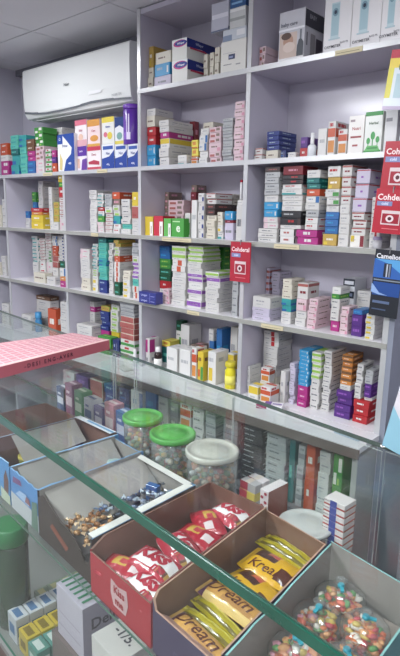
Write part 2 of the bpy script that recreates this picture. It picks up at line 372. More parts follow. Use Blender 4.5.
# ---- second shelf: on top of the low left bays
place_cell(('second shelf', 'far left bay'), top(2), [
 (0, 8, .04, .10, [(161, 2, 'm'), (155, 1, 'W'), (143, 2, 'O')]),
 (10, 18, .03, .10, [(155, 2, 'tb'), (149, 1, 'T'), (135, 3, 't')]),
 (18.5, 26, .03, .10, [(147, 4, 't'), (135, 2, 'tb')]),
 (26.5, 34.5, .03, .10, [(161, 2, 'b'), (151, 2, 'mh'), (139, 2, 'D')]),
 (35, 43.5, .03, .10, [(160, 2, 'wp'), (146, 3, 'x'), (127, 3, 'eL')]),
 (44, 50.5, .03, .08, [(149, 5, 'ew')]),
 (51, 56, .03, .08, [(163, 1, 'O'), (157, 1, 'v'), (150, 1, 'mh')]),
 (45, 62, .14, .11, [(128, 10, 'w')]),
], -1.45, XS[1]-.0)
place_cell(('second shelf', 'third bay'), top(2), [
 (141.5, 155, .03, .13, [(145, 2, 's'), (127, 2, 'r'), (116, 1, 'c'), (109, 1, 'w')]),
 (158, 168.5, .03, .18, [(148, 2, 'w'), (138, 1, 'yw'), (132, 1, 'm'), (120, 2, 'w')]),
 (177, 187, .02, .06, [(161, 1, 'wt'), (155, 1, 'W')]),
 (187.5, 197.5, .04, .1, [(157, 1, 'ow'), (140, 2, 'yo')]),
 (198, 207.5, .04, .11, [(151, 2, 'W'), (135, 2, 'wb'), (128, 1, 'w')]),
 (208, 221, .03, .12, [(152, 2, 'x'), (143, 1, 'wP'), (127, 3, 'x')]),
 (221.5, 233, .03, .12, [(118, 7, 'g')]),
 (233.5, 245, .03, .14, [(101, 8, 'wP')]),
 (202, 214, .17, .08, [(122, 5, 'c')]),
 (184, 190, .18, .07, [(122, 2, 'R')]),
], XS[2]+T, XS[3]-T)
place_cell(('second shelf', 'right bay'), top(2), [
 (248.5, 262, .03, .12, [(148, 2, 'wr')]),
 (265, 279, .05, .13, [(150, 1, 'c'), (131, 4, 'B')]),
 (279.5, 286, .03, .05, [(150, 1, 'n')]),
 (287, 296, .03, .08, [(152, 1, 'w')]),
 (296.5, 308, .05, .09, [(148, 1, 'r'), (137, 1, 'v')]),
 (317, 327, .04, .08, [(128, 1, 'W')]),
 (327.5, 337, .04, .1, [(121, 1, 'ow')]),
 (337.5, 348, .04, .08, [(129, 1, 'ow')]),
], XS[3]+T, XS[4]-T)
# ---- third shelf
place_cell(('third shelf', 'far left bay'), top(3), [
 (30, 42, .03, .07, [(215, 2, 'y'), (212, 1, 'o'), (208, 1, 'r')]),
 (59, 65, .02, .1, [(218, 1, 'wp'), (197, 5, 'wr'), (187, 1, 'r'), (182, 1, 'e'), (174, 1, 'y')]),
 (53, 58.5, .04, .1, [(222, 1, 'w'), (202, 3, 'ol')]),
 (47.5, 52.5, .04, .1, [(187, 8, 'w')]),
 (42, 47, .06, .1, [(199, 6, 'w'), (193, 1, 'q')]),
 (32, 36.5, .12, .1, [(211, 3, 'B'), (202, 1, 'b'), (192, 2, 'e')]),
 (37, 42, .12, .1, [(181, 9, 'w')]),
 (22, 29, .12, .1, [(218, 2, 'w'), (211, 1, 'b')]),
], XS[0]+T, XS[1]-T)
place_cell(('third shelf', 'second bay'), top(3), [
 (88, 96, .05, .12, [(190, 9, 'w')]),
 (96.3, 103.5, .05, .12, [(222, 3, 'wp'), (216, 1, 'e'), (211, 1, 'wt'), (207, 1, 'r'), (193, 4, 'wt')]),
 (104, 112, .05, .12, [(213, 5, 'wr'), (207, 1, 'wl'), (194, 4, 'wK')]),
 (112.3, 120, .05, .12, [(224, 2, 'wR'), (216, 1, 'tb'), (205, 2, 'wl'), (199, 1, 'q'), (192, 1, 'O')]),
 (120.3, 130.5, .04, .12, [(229, 1, 'w'), (224, 1, 't'), (199, 5, 'wd')]),
 (131, 138.5, .02, .1, [(219, 3, 'w'), (206, 1, 'rp'), (192, 1, 'y')]),
 (122, 132, .19, .06, [(193, 6, 'D')]),
], XS[1]+T, XS[2]-T)
place_cell(('third shelf', 'third bay'), top(3), [
 (184, 190, .05, .08, [(213, 1, 'wg')]),
 (190.5, 197, .03, .12, [(200, 1, 'W')]),
 (197.3, 204.5, .03, .12, [(193, 5, 'wB')]),
 (205, 215.5, .03, .12, [(215, 4, 'c'), (204, 2, 'K'), (193, 2, 'wr')]),
 (216, 222.5, .03, .12, [(232, 1, 'wt'), (225, 1, 'wy'), (212, 2, 'c')]),
 (223.5, 233, .02, .08, [(223, 1, 'l'), (220, 1, 'R'), (211, 1, 's')]),
 (236, 243, .03, .1, [(205, 1, 'wd'), (200, 1, 'W')]),
 (167, 184, .13, .1, [(200, 7, 'x')]), (160, 169, .15, .1, [(192, 7, 'q')]),
 (188, 196, .17, .08, [(192, 6, 'R'), (185, 1, 'q')]),
 (214, 233, .16, .1, [(205, 3, 'K'), (194, 2, 'c')]),
], XS[2]+T, XS[3]-T)
place_cell(('third shelf', 'right bay'), top(3), [
 (257, 277, .02, .1, [(228.5, 3, 'wd')]),
 (278, 295, .02, .12, [(229, 2, 'wk')]),
 (295.3, 318.5, .02, .12, [(230, 2, 'm')]),
 (322, 337, .02, .12, [(234, 1, 'd'), (212, 3, 'b'), (205, 1, 'w'), (189, 2, 'wg'), (177, 1, 'd'), (166, 1, 'wR')]),
 (337.3, 349, .02, .12, [(234, 1, 'w'), (204, 3, 'w'), (186, 2, 'wr'), (176, 1, 'wr'), (165, 1, 'wr')]),
 (349.5, 365, .02, .15, [(235, 1, 'cR'), (212, 3, 'wr'), (169, 3, 'L')]),
 (368, 380, .03, .1, [(238, 1, 'w'), (197, 5, 'wx')]),
], XS[3]+T, XS[4]-T)
# upper parts of the wide front stacks of that bay
def ztop_of(place, n): return None
# ---- fourth shelf
place_cell(('fourth shelf', 'far left bay'), top(4), [
 (33, 45, .02, .06, [(273, 1, 'c')]), (46, 55, .02, .05, [(277, 1, 'w')]), (59.5, 66, .01, .05, [(281, 1, 'mh'), (277, 1, 'o')]),
 (32, 38.5, .09, .1, [(262, 2, 'w'), (236, 7, 'wt')]),
 (39, 45, .09, .1, [(262, 3, 'wR'), (238, 8, 'wr')]),
 (45.3, 51.5, .09, .1, [(262, 2, 'wp'), (250, 4, 'wg'), (233, 5, 'wr')]),
 (52, 58, .08, .1, [(268, 2, 'w'), (256, 2, 'rp'), (246, 3, 'O'), (236, 3, 'wb')]),
 (58.4, 65, .07, .1, [(268, 2, 'wb'), (261, 1, 'E'), (236, 8, 'wB')]),
], XS[0]+T, XS[1]-T)
place_cell(('fourth shelf', 'second bay'), top(4), [
 (80, 90, .03, .1, [(278, 2, 'c'), (259, 4, 'w'), (249, 2, 'wp')]),
 (90.5, 97.5, .04, .12, [(276, 2, 'wy'), (269, 3, 'wl'), (244, 8, 'wt')]),
 (98, 106.5, .03, .12, [(280, 2, 'B'), (266, 4, 't'), (258, 2, 'tb'), (243, 4, 't'), (238, 1, 'T')]),
 (107, 113, .04, .12, [(282, 2, 'w'), (243, 11, 'wd')]),
 (113.3, 119.5, .03, .12, [(282, 2, 'E'), (262, 4, 'wo'), (256, 2, 'O'), (247, 3, 'wl'), (240, 2, 'ol')]),
 (122, 130, .02, .1, [(280, 3, 'wy'), (271, 2, 'c')]),
 (130.3, 138.5, .03, .12, [(286, 2, 'wo'), (279, 1, 't'), (262, 4, 'wv'), (256, 1, 'wl'), (243, 2, 'g')]),
 (118, 130, .16, .1, [(243, 9, 'g')]),
], XS[1]+T, XS[2]-T)
place_cell(('fourth shelf', 'third bay'), top(4), [
 (162, 169, .03, .06, [(289, 3, 'wP')]),
 (170.5, 185.5, .04, .12, [(272, 6, 'w'), (260, 2, 'wo'), (246, 2, 'wG')]),
 (186, 201.5, .04, .14, [(300, 1, 'wv'), (295, 1, 'W'), (289, 1, 'wv'), (283, 1, 'W'), (273, 2, 'wv'), (263, 2, 'w'), (246, 4, 'wG')]),
 (204, 219, .03, .16, [(283, 6, 'w'), (277, 1, 'wv'), (272, 1, 'wG')]),
 (231, 238, .02, .1, [(281, 5, 'wK')]),
 (158, 170, .11, .12, [(289, 2, 'w'), (281, 1, 'r'), (269, 2, 'E'), (259, 2, 'e'), (246, 2, 'b')]),
 (206, 224, .2, .06, [(247, 9, 'e')]),
], XS[2]+T, XS[3]-T)
place_cell(('fourth shelf', 'right bay'), top(4), [
 (251, 271, .03, .1, [(308, 3, 'l'), (297, 1, 'w')]),
 (280, 291, .04, .1, [(312, 2, 'w'), (299, 2, 'tb'), (279, 4, 'c')]),
 (294.5, 306.5, .04, .1, [(311, 2, 'w'), (299, 1, 'wP'), (283, 1, 'wr')]),
 (307, 318, .03, .12, [(299, 5, 'wP')]),
 (329, 339, .05, .1, [(321, 1, 'mh'), (299, 4, 'wd'), (294, 1, 'e'), (287, 1, 'W')]),
 (340, 349.5, .03, .08, [(307, 4, 'wP')]),
 (351, 363, .03, .1, [(315, 2, 'v'), (310, 1, 'b')]),
 (365, 376, .02, .1, [(314, 5, 'wy')]),
 (261, 270, .15, .1, [(268, 8, 'lr')]), (270.5, 280, .15, .1, [(272, 8, 'l')]),
 (356, 372, .14, .1, [(291, 6, 'w')]),
], XS[3]+T, XS[4]-T)
# ---- bottom shelf
place_cell(('bottom shelf', 'far left bay'), top(5), [
 (20, 31, .05, .08, [(315, 2, 'w')]), (47, 56, .06, .06, [(309, 1, 'O')]), (59, 67, .06, .08, [(302, 5, 'w')]), (34, 49, .17, .08, [(300, 4, 'w'), (296, 1, 'D')]),
], XS[0]+T, XS[1]-T)
place_cell(('bottom shelf', 'second bay'), top(5), [
 (75, 91, .03, .1, [(325, 4, 'w')]),
 (97, 111, .02, .06, [(337, 1, 'e')]), (111.5, 119, .02, .06, [(340, 1, 'n')]),
 (119.5, 134.5, .02, .12, [(340, 3, 'ew'), (317, 4, 'rp'), (303, 4, 'g')]),
 (89, 94.5, .14, .1, [(312, 5, 'w'), (307, 1, 'mh'), (302, 1, 'w')]),
 (95.5, 109, .09, .12, [(330, 1, 'mh'), (311, 4, 'B'), (306, 1, 'ol')]),
 (110, 118.5, .09, .12, [(332, 1, 'y'), (305, 5, 'wl')]),
], XS[1]+T, XS[2]-T)
place_cell(('bottom shelf', 'third bay'), top(5), [
 (142, 149.5, .02, .07, [(338, 1, 'mw')]),
 (165, 177, .03, .09, [(348, 1, 'W')]),
 (178, 190, .02, .09, [(350, 1, 'W')]),
 (191, 196.5, .02, .08, [(348, 1, 'ow')]), (197, 203.5, .02, .09, [(352, 1, 'yg')]), (207, 216, .02, .1, [(352, 1, 'wy')]),
 (161, 170, .13, .08, [(347, 1, 'T'), (341, 1, 'yo')]),
 (171, 178, .18, .08, [(330, 2, 'wg'), (320, 1, 'E')]),
 (180, 189.5, .14, .1, [(325, 1, 'w')]),
 (190, 199, .14, .08, [(345, 1, 'q')]),
 (208, 214, .14, .08, [(341, 1, 'b'), (329, 1, 'w')]), (216, 222.5, .14, .08, [(329, 1, 'b')]),
 (163, 169, .22, .04, [(330, 1, 'w'), (322, 1, 'mh'), (316, 1, 'w'), (310, 1, 'mh')]),
 (224, 234, .1, .06, [(353, 1, 'yw')]), (230, 238, .17, .08, [(327, 1, 'w')]),
], XS[2]+T, XS[3]-T)
place_cell(('bottom shelf', 'right bay'), top(5), [
 (243, 250, .04, .09, [(366, 4, 'W')]),
 (248, 259, -.02, .055, [(386, 1, 'yw')]), (259.5, 271, -.03, .07, [(387, 1, 'ow')]),
 (259, 269, .055, .05, [(382, 1, 'c'), (368, 1, 'ow')]),
 (277, 286, .03, .06, [(371, 1, 'w')]),
 (286.5, 296, .05, .12, [(363, 9, 'l')]),
 (296.5, 308, .05, .12, [(386, 3, 'mh'), (350, 9, 's')]),
 (308.5, 320, .06, .12, [(380, 5, 'wd'), (352, 5, 'wG')]),
 (320.5, 333, .07, .12, [(351, 13, 'wd')]),
 (334.5, 352, .05, .12, [(391, 4, 'v')]),
 (352.5, 370, .05, .12, [(401, 3, 'r')]),
 (261, 277, .13, .12, [(376, 1, 'c'), (346, 5, 'w'), (331, 3, 'wx')]),
 (340, 352, .18, .08, [(385, 2, 'w'), (371, 2, 'oq'), (355, 3, 'oq')]),
 (354, 362, .18, .08, [(366, 5, 'wd')]), (363, 372, .18, .08, [(384, 3, 'v'), (370, 3, 'wK')]),
], XS[3]+T, XS[4]-T, ymax=.266)
# a second layer standing on the purple and red boxes at the right end of the bottom shelf
zb = atY(343, 391, .05).z
place_cell(('bottom shelf', 'right bay upper row'), zb+.0005, [
 (339, 351, .06, .1, [(385, 1, 'w'), (371, 2, 'oq'), (355, 3, 'oq')]),
], XS[3]+T, XS[4]-T)
zb = atY(361, 401, .05).z
place_cell(('bottom shelf', 'right end upper row'), zb+.0005, [
 (353, 361, .06, .1, [(396, 1, 'w'), (364, 5, 'wd')]), (362, 371.5, .06, .1, [(398, 1, 'w'), (384, 2, 'v'), (370, 3, 'wK')]),
], XS[3]+T, XS[4]-T)
# layers standing on wide front boxes of the third shelf, right bay
def over(place, y_seam, xm, Y, towers): place_cell(place, atY(xm, y_seam, Y).z+.0005, towers, XS[3]+T, XS[4]-T)
over(('third shelf', 'right bay left upper row'), 228.5, 267, .02, [(262, 278, .025, .09, [(217, 2, 'wp'), (202, 2, 's'), (195, 1, 'w'), (172, 4, 'wK'), (167, 1, 'K')])])
over(('third shelf', 'right bay middle upper row'), 229, 286.5, .02, [(279, 301, .025, .11, [(225, 1, 'w'), (218, 1, 'kr'), (211, 1, 'k'), (195, 3, 'w'), (189, 1, 'wt'), (184, 1, 'wR'), (175, 2, 'kr'), (166, 1, 'R')])])
over(('third shelf', 'right bay centre upper row'), 230, 307, .02, [(303.5, 318.5, .025, .11, [(217, 2, 'wR'), (210, 1, 'wK'), (203, 1, 'w'), (196, 1, 'wb'), (189, 1, 'O'), (178, 2, 'T'), (170, 1, 'w')])])
over(('fourth shelf', 'right bay raised'), 283, 300, .04, [])
for sh, r, ws in (('third shelf', 3, [(193, 4, 'w'), ]), ('fourth shelf', 4, [(250, 5, 'wl')]), ('bottom shelf', 5, [(298, 6, 'wp')])):
    place_cell((sh, 'bay at the left wall'), top(r), [(-13, -6.5, .04, .12, ws), (-6, 0, .04, .12, [(ws[0][0]+12, 5, 'c')]), (0.5, 5 if r < 5 else 8, .04, .12, [(ws[0][0]+6, 4, 'w')])], XL0+.004, XS[0]-T)
# ---- low cabinet behind the counter
place_cell(('low cabinet', 'behind the glass counter'), BZ, [
 (62, 74, -.13, .1, [(372, 4, 'wp')]), (75, 88, -.13, .1, [(376, 3, 'v')]), (89, 102, -.13, .1, [(380, 2, 'p' if False else 'rp')]), (103, 116, -.13, .1, [(385, 5, 'B')]), (117, 129, -.13, .1, [(389, 3, 'n')]), (130, 143, -.13, .1, [(391, 2, 'wb')]),
 (144, 156, -.13, .1, [(392, 2, 'b')]), (157, 168, -.13, .1, [(397, 3, 'w')]), (169, 178, -.13, .1, [(403, 4, 'G')]), (179, 191, -.13, .1, [(404, 2, 'ow')]), (192, 204, -.13, .1, [(408, 7, 'wd')]), (205, 216, -.13, .1, [(412, 6, 'g')]),
 (222, 238, -.13, .1, [(420, 4, 'G')]), (240, 263, -.13, .12, [(428, 11, 'k')]), (265, 287, -.13, .12, [(436, 9, 'wK')]), (289, 296, -.13, .1, [(440, 1, 'T')]), (297, 305, -.13, .1, [(446, 3, 'g')]),
 (306, 317, -.13, .1, [(446, 2, 'O')]), (318, 331, -.13, .1, [(452, 6, 'w')]), (333, 345, -.13, .1, [(455, 2, 'eL')]),
], XL0, XS[4]-.02, ymax=.0)

# number the stacks of each place from left to right, then link: the 300 largest as things, the rest as one
places = {}
for r in RECS: places.setdefault(r['place'], set()).add((round(r['cx'], 4), round(r['Y'], 4)))
order = {p: sorted(v) for p, v in places.items()}
def px(P):
    d = Vector(P)-CP; w = d.dot(fw); return F/w
for r in RECS: it = r['it']; s = px(it[:3]); r['area'] = it[3]*it[5]*s*s
for r in RECS:
    it = r['it']; x, y, z, w, d, h, code, rz, k, q = it
    s = px((x, y, z))
    hidden = 0
    for o in RECS:
        if o is r: continue
        ox, oy, oz, ow, od, oh = o['it'][:6]
        if oy < y-.02 and oy+od/2 < y-d/2+.01 and oz <= z+h*.3 and oz+oh >= z+h*.7:
            shift = (y-oy)*.9
            a0, a1 = max(x-w/2, ox-ow/2-shift), min(x+w/2, ox+ow/2-shift*.0)
            if a1 > a0: hidden = max(hidden, (a1-a0)/w)
    r['area'] *= (1-.9*min(1, hidden))
RECS.sort(key=lambda r: -r['area'])
def mk(r, link=True):
    x, y, z, w, d, h, code, rz, k, q = r['it']
    me = carton_mesh(w, d, h, code)
    return me
for r in RECS[:300]:
    x, y, z, w, d, h, code, rz, k, q = r['it']
    me = carton_mesh(w, d, h, code, k)
    o = bpy.data.objects.new('medicine_box', me); COL.objects.link(o); o.location = (x, y, z); o.rotation_euler.z = rz
    sh, bay = r['place']; n = order[r['place']].index((round(r['cx'], 4), round(r['Y'], 4)))
    desc = DS[code][0]
    st = f"{NTH[n]} stack" if len(order[r['place']]) > 1 else 'the stack'
    if sh == 'low cabinet': place = 'in low cabinet behind counter'
    else: place = f'{sh}, {bay}'
    if r['total'] > 1: lab = f"{desc} box {ORD[k].replace(' from bottom', ' up')} in {st}, {place}"
    else: lab = f'{desc} box standing alone, {NTH[n]} from left, {place}'
    tag(o, lab, 'box', f'{desc} medicine boxes on the {sh}' if sh != 'low cabinet' else 'medicine boxes in the low cabinet')
if len(RECS) > 300:
    b = MB()
    for r in RECS[300:]:
        x, y, z, w, d, h, code, rz, k, q = r['it']
        me = carton_mesh(w, d, h, code)
        M = Matrix.Translation((x, y, z)) @ Matrix.Rotation(rz, 4, 'Z')
        vs = [b.bm.verts.new(M @ v.co) for v in me.vertices]
        for p in me.polygons: b.bm.faces.new([vs[i] for i in p.vertices]).material_index = b.mi(me.materials[p.material_index])
    o = b.build('medicine_boxes'); tag(o, 'small, far or half-hidden medicine boxes filling gaps behind the front stacks', 'boxes'); o['kind'] = 'stuff'
print('RECS', len(RECS))

# ------------------------------------------------- decorated single cartons
def deco(name, label, cat, loc, w, d, h, body, marks, rz=0, group=None, parent=None, bev=.001):
    b = MB(); b.box(-w/2, -d/2, 0, w/2, d/2, h, mat(body, .35, coat=.2), bev=min(bev, h*.08))
    lay = 0
    for mk in marks:
        lay += 1; e = .0004+.00015*lay
        f = mk[0]
        if f in 'fbrtl':
            def P(u, v):
                if f == 'f': return (-w/2+w*u, -d/2-e, h*v)
                if f == 'r': return (w/2+e, -d/2+d*u, h*v)
                if f == 'l': return (-w/2-e, d/2-d*u, h*v)
                return (-w/2+w*u, -d/2+d*v, h+e)
            pts = mk[1]
            if len(pts) == 4 and not isinstance(pts[0], tuple): u0, v0, u1, v1 = pts; pts = [(u0, v0), (u1, v0), (u1, v1), (u0, v1)]
            b.quad([P(u, v) for u, v in pts], mat(mk[2], .4))
        else:
            _, face, t, u, v, size, c = mk[:7]
            if face == 'f': M = FRONT(-w/2+w*u, -d/2-e, h*v)
            elif face == 'r': M = RIGHT(w/2+e, -d/2+d*u, h*v)
            else: M = TOP(-w/2+w*u, -d/2+d*v, h+e, mk[7] if len(mk) > 7 else 0)
            b.text(t, M, size, mat(c, .4), bold=.02)
    o = b.build(name, parent, loc, rz)
    if label: tag(o, label, cat, group)
    return o
def cellpos(xl, xr, yt, Y, zb):
    ym = yt
    X0, X1 = atY(xl, ym, Y).x, atY(xr, ym, Y).x; zt = atY((xl+xr)/2, yt, Y).z
    return (X0+X1)/2, X1-X0-.002, zt-zb
def shelfbox(name, label, cat, xl, xr, yt, Y, D, zb, body, marks, group=None, rz=0):
    cx, w, h = cellpos(xl, xr, yt, Y, zb)
    return deco(name, label, cat, (cx, Y+D/2, zb+.0003), w, D, h, body, marks, rz, group), zb+h, cx, w
def ell(cu, cv, ru, rv, n=14): return [(cu+ru*math.cos(2*math.pi*k/n), cv+rv*math.sin(2*math.pi*k/n)) for k in range(n)]

# third bay, top shelf: two sanitary pad boxes, scale box and what lies on it
z1 = top(1)
pad = lambda: [('f', (.0, .72, 1, 1), 'f0f0ee'), ('f', ell(.55, .78, .46, .17), 'd13a8a'), ('f', ell(.6, .79, .42, .12), '2b3fa0'), ('T', 'f', 'Whisper', .6, .78, .012, 'f4f4f4'),
               ('r', [(0, .55), (.5, .62), (1, .3), (1, .98), (0, .98)], '26358f'), ('r', [(.1, .5), (.6, .5), (1, .25), (1, .32), (.6, .6), (.1, .58)], 'd13a5a'), ('T', 'r', 'Whisper', .42, .8, .014, 'cfd6f4')]
_, zt, cx, w = shelfbox('pad_box', 'white pad box with blue and pink oval, lower of two on top shelf', 'box', 172, 187.5, 60, .035, .19, z1, 'e4e4dc', pad(), 'pad boxes on the top shelf')
shelfbox('pad_box', 'white pad box with blue and pink oval, upper of two on top shelf', 'box', 172, 187, 39, .035, .19, zt+.0005, 'e4e4dc', pad(), 'pad boxes on the top shelf')
_, zt, cx, w = shelfbox('scale_box', 'large off-white box with small dark picture, on top shelf beside upright', 'box', 221, 246.5, 40, .02, .13, z1, 'dcdad2', [('f', (.32, .42, .58, .58), '3a4364'), ('f', (.34, .46, .5, .52), '8a93b8'), ('f', (.12, .26, .45, .285), '8a8a8a'), ('f', (.62, .22, .8, .26), '9a9a9a'), ('f', (.1, .62, .6, .635), 'b4b4b4')])
_, zt2, _, _ = shelfbox('flat_box', 'flat silvery box lying on the large off-white box, top shelf', 'box', 223, 246.5, 28, .02, .13, zt+.0005, 'c4cad2', [('f', (0, .0, .4, .5), '8393ad'), ('f', (.6, .3, .95, .8), 'dfe0e2')])
shelfbox('silver_box', 'shiny grey-white box standing on the flat box, near ceiling', 'box', 211.5, 229, 2, .015, .14, zt2+.0005, 'b9bac8', [('f', (.05, .45, .98, .6), 'dcdce6'), ('r', (.0, 0, 1, .12), '3c4c74'), ('f', (.0, .0, 1, .05), '5a6684')])
_, zt3, _, _ = shelfbox('silver_box', 'silver-white box with grey bands under a blue box, near ceiling', 'box', 229.8, 246, 7, .02, .13, zt2+.0005, 'c9cbc9', [('f', (.02, .35, .98, .5), '9da19f'), ('f', (.02, .8, .98, .95), 'e4e6e4')])
shelfbox('blue_box', 'blue box topmost on the pile beside the ceiling, third bay', 'box', 230.2, 246, -4, .02, .12, zt3+.0005, '2c5a94', [('f', (.1, .3, .8, .5), '7fb0da')])
# right bay, top shelf: baby appliance box and three large white boxes
shelfbox('appliance_box', 'white and grey box with a baby photo, tallest on top shelf', 'box', 280, 306, 10, .035, .13, z1, 'c3c3ca',
    [('f', (.0, .0, 1, .12), 'e8e6e6'), ('f', (.04, .1, .72, .58), 'cdb6a8'), ('f', ell(.38, .42, .2, .13), 'b98d76'), ('f', ell(.3, .52, .2, .07), '5e463c'), ('f', ell(.42, .3, .24, .1), 'd9c4b8'), ('f', [(.72, .1), (.98, .1), (.98, .35), (.9, .42), (.8, .42), (.74, .3)], '4b5058'),
     ('f', (.83, .42, .9, .6), '70757d'), ('f', (.0, .62, 1, .66), 'e9e9ee'), ('T', 'f', 'baby care', .4, .74, .018, '6b6b76'), ('r', (.0, .66, 1, .97), '3c3d46'), ('T', 'r', 'BABY', .4, .86, .02, '9b9ba6'), ('r', (.3, .1, .55, .55), '8d8a8e'), ('r', (.6, .08, .95, .5), '4b4350'), ('r', (.08, .3, .14, .55), '6a6a70')])
for k, (a_, c_, wd) in enumerate(((326.5, 354.5, 'leftmost'), (355, 385, 'middle'), (385.5, 409.5, 'rightmost'))):
    shelfbox('oximeter_box', f'{wd} of three large white boxes with light blue device picture, top shelf', 'box', a_, c_, (-18, -26, -35)[k], .012, .2, z1, 'e0dedf',
        [('f', (.26, .2, .56, .72), 'b9d0d6'), ('f', (.28, .24, .54, .70), '9fc0ca'), ('f', ell(.41, .58, .06, .035), '31445a'), ('f', ell(.41, .58, .1, .06), '6d93a3'), ('f', ell(.41, .58, .05, .03), '24344a'), ('f', (.2, .18, .62, .2), 'a9c4cc'),
         ('T', 'f', 'OXYMETER', .36, .08, .012, '4c4c54'), ('T', 'f', 'SpO2 PR', .78, .12, .008, '6c6c74'), ('f', ell(.14, .86, .07, .035), 'b8323c'), ('f', ell(.14, .86, .045, .022), 'e8e2e2'), ('T', 'f', 'nulife', .5, .86, .028, '8a8a92')], 'large white device boxes')

# ---- second bay, second shelf: baby milk powder packs, a purple tin on top
z2 = top(2)
SW = [(.0, .35), (.35, .45), (.75, .62), (1, .9), (1, .0), (0, 0)]
def milk(xl, xr, yt, zb, lab, body, marks, Y=.02): return shelfbox('milk_powder_box', lab, 'box', xl, xr, yt, Y, .09, zb, body, marks, 'milk powder boxes under the air conditioner')
BL = lambda: [('f', (0, .0, 1, .42), '2344a0'), ('f', [(0, .42), (1, .3), (1, .75), (.6, .5)], '2344a0'), ('f', (.1, .78, .9, .92), '3358b0'), ('T', 'f', 'Nan', .5, .62, .018, '2c3c8c'), ('T', 'f', '400g', .5, .18, .012, 'e8e8f0'), ('r', (0, 0, 1, .5), '2344a0')]
milk(57, 74, 134, z2, 'largest white and blue milk powder box, leftmost under air conditioner', 'e6e6ea', [('f', [(.35, 0), (1, 0), (1, 1), (.25, 1), (.55, .82), (.85, .62), (.8, .45), (.5, .3)], '1f479f'), ('f', (0, .74, .32, 1), '1f479f'), ('f', [(.08, .05), (.25, .02), (.3, .3), (.15, .5)], 'd7c27a'), ('T', 'f', 'Prime', .45, .68, .02, '3a4a80'), ('T', 'f', '400', .72, .2, .016, 'e8e8f0'), ('T', 'f', 'O', .15, .87, .02, 'e8e8f0')], Y=.0)
_, za, _, _ = milk(75, 86.7, 146.5, z2, 'purple and white milk powder box, lower row beside largest box', 'e2dbe6', [('f', (0, .6, 1, 1), '5a2ca0'), ('f', [(.5, 0), (1, 0), (1, .5), (.6, .45)], '6a3a9c'), ('T', 'f', 'Lacto', .5, .8, .014, 'e8e0f0'), ('f', (.1, .1, .4, .5), 'dcb0a0')])
_, zb_, _, _ = milk(87, 100.7, 146.5, z2, 'white and red milk powder box in lower row', 'e8e0e0', [('f', (0, .82, 1, 1), 'cc3350'), ('T', 'f', 'Dexo', .5, .65, .017, 'b02848'), ('f', [(.1, .25), (.9, .2), (.9, .35), (.5, .42), (.1, .35)], 'b8324a'), ('f', (0, 0, 1, .12), 'c84a5a')])
_, zc, _, _ = milk(101.5, 114.3, 144, z2, 'first of three blue and white milk powder boxes, lower row', 'e4e6ec', BL())
_, zd, _, _ = milk(114.7, 127, 144, z2, 'middle of three blue and white milk powder boxes, lower row', 'e4e6ec', BL())
_, ze, _, _ = milk(127.5, 138.4, 144, z2, 'third blue and white milk powder box, below the purple tin', 'e4e6ec', BL())
milk(74.5, 86.5, 120, za+.0005, 'white and pink milk powder box in upper row, leftmost', 'e6dcde', [('f', (0, .8, 1, 1), 'd86a80'), ('f', (.0, .0, 1, .25), 'd8a0a8'), ('T', 'f', 'Baby', .5, .6, .016, 'b85a70'), ('f', ell(.5, .35, .2, .12), 'e2b8a0')])
milk(87, 99.5, 119.5, zb_+.0005, 'orange-topped pink milk powder box in upper row', 'e8cfcf', [('f', (0, .75, 1, 1), 'd8923c'), ('f', ell(.55, .3, .34, .12), 'd8923c'), ('T', 'f', 'Care', .5, .58, .016, 'c03048'), ('f', (0, 0, 1, .1), 'd8a040')])
milk(101.5, 114, 117, zc+.0005, 'yellow-topped white milk powder box in upper row', 'e2e2dc', [('f', (0, .8, 1, 1), 'e0c83c'), ('f', ell(.3, .35, .16, .1), 'd86a80'), ('f', ell(.65, .3, .2, .14), 'e0c83c'), ('T', 'f', 'Nesto', .5, .64, .014, '4a5ab0')])
milk(114.5, 124.2, 117, zd+.0005, 'navy-topped white milk powder box in upper row beside purple tin', 'dfe2e6', [('f', [(0, .6), (.5, .7), (1, .55), (1, 1), (0, 1)], '1f3c80'), ('f', ell(.5, .3, .3, .14), '78a8a0'), ('f', (0, 0, 1, .12), 'd8c84c')])
p0, p1 = atY(125.5, 125, .05), atY(137.5, 125, .05); pr_ = (p1.x-p0.x)/2; pt = atY(131, 105, .05).z
tin = empty('purple_tin', ((p0.x+p1.x)/2, .055, ze+.0005)); tag(tin, 'tall purple tin with white lettering, standing on blue boxes beside air conditioner', 'tin')
hh = pt-ze
b = MB(); b.lathe([(pr_*.96, 0), (pr_, .004), (pr_, hh*.86), (pr_*.93, hh*.88)], mat('5b23a8', .3, coat=.3), n=28); b.build('can', tin)
b = MB(); b.lathe([(pr_*.99, hh*.885), (pr_, hh*.9), (pr_, hh*.985), (pr_*.95, hh)], mat('6c33b4', .35), n=28); b.build('lid', tin)
b = MB()
for k in range(8):
    a0 = -1.9+k*.12; a1 = a0+.12
    b.quad([(1.012*pr_*math.cos(a0), 1.012*pr_*math.sin(a0), hh*.12), (1.012*pr_*math.cos(a1), 1.012*pr_*math.sin(a1), hh*.12), (1.012*pr_*math.cos(a1), 1.012*pr_*math.sin(a1), hh*(.3 if k % 2 else .75)), (1.012*pr_*math.cos(a0), 1.012*pr_*math.sin(a0), hh*(.3 if k % 2 else .75))], mat('8f64cc', .4) if k < 4 else mat('d8cde8', .4))
lb = b.build('printed_label', tin); lb['label'] = 'pale lettering on purple tin'

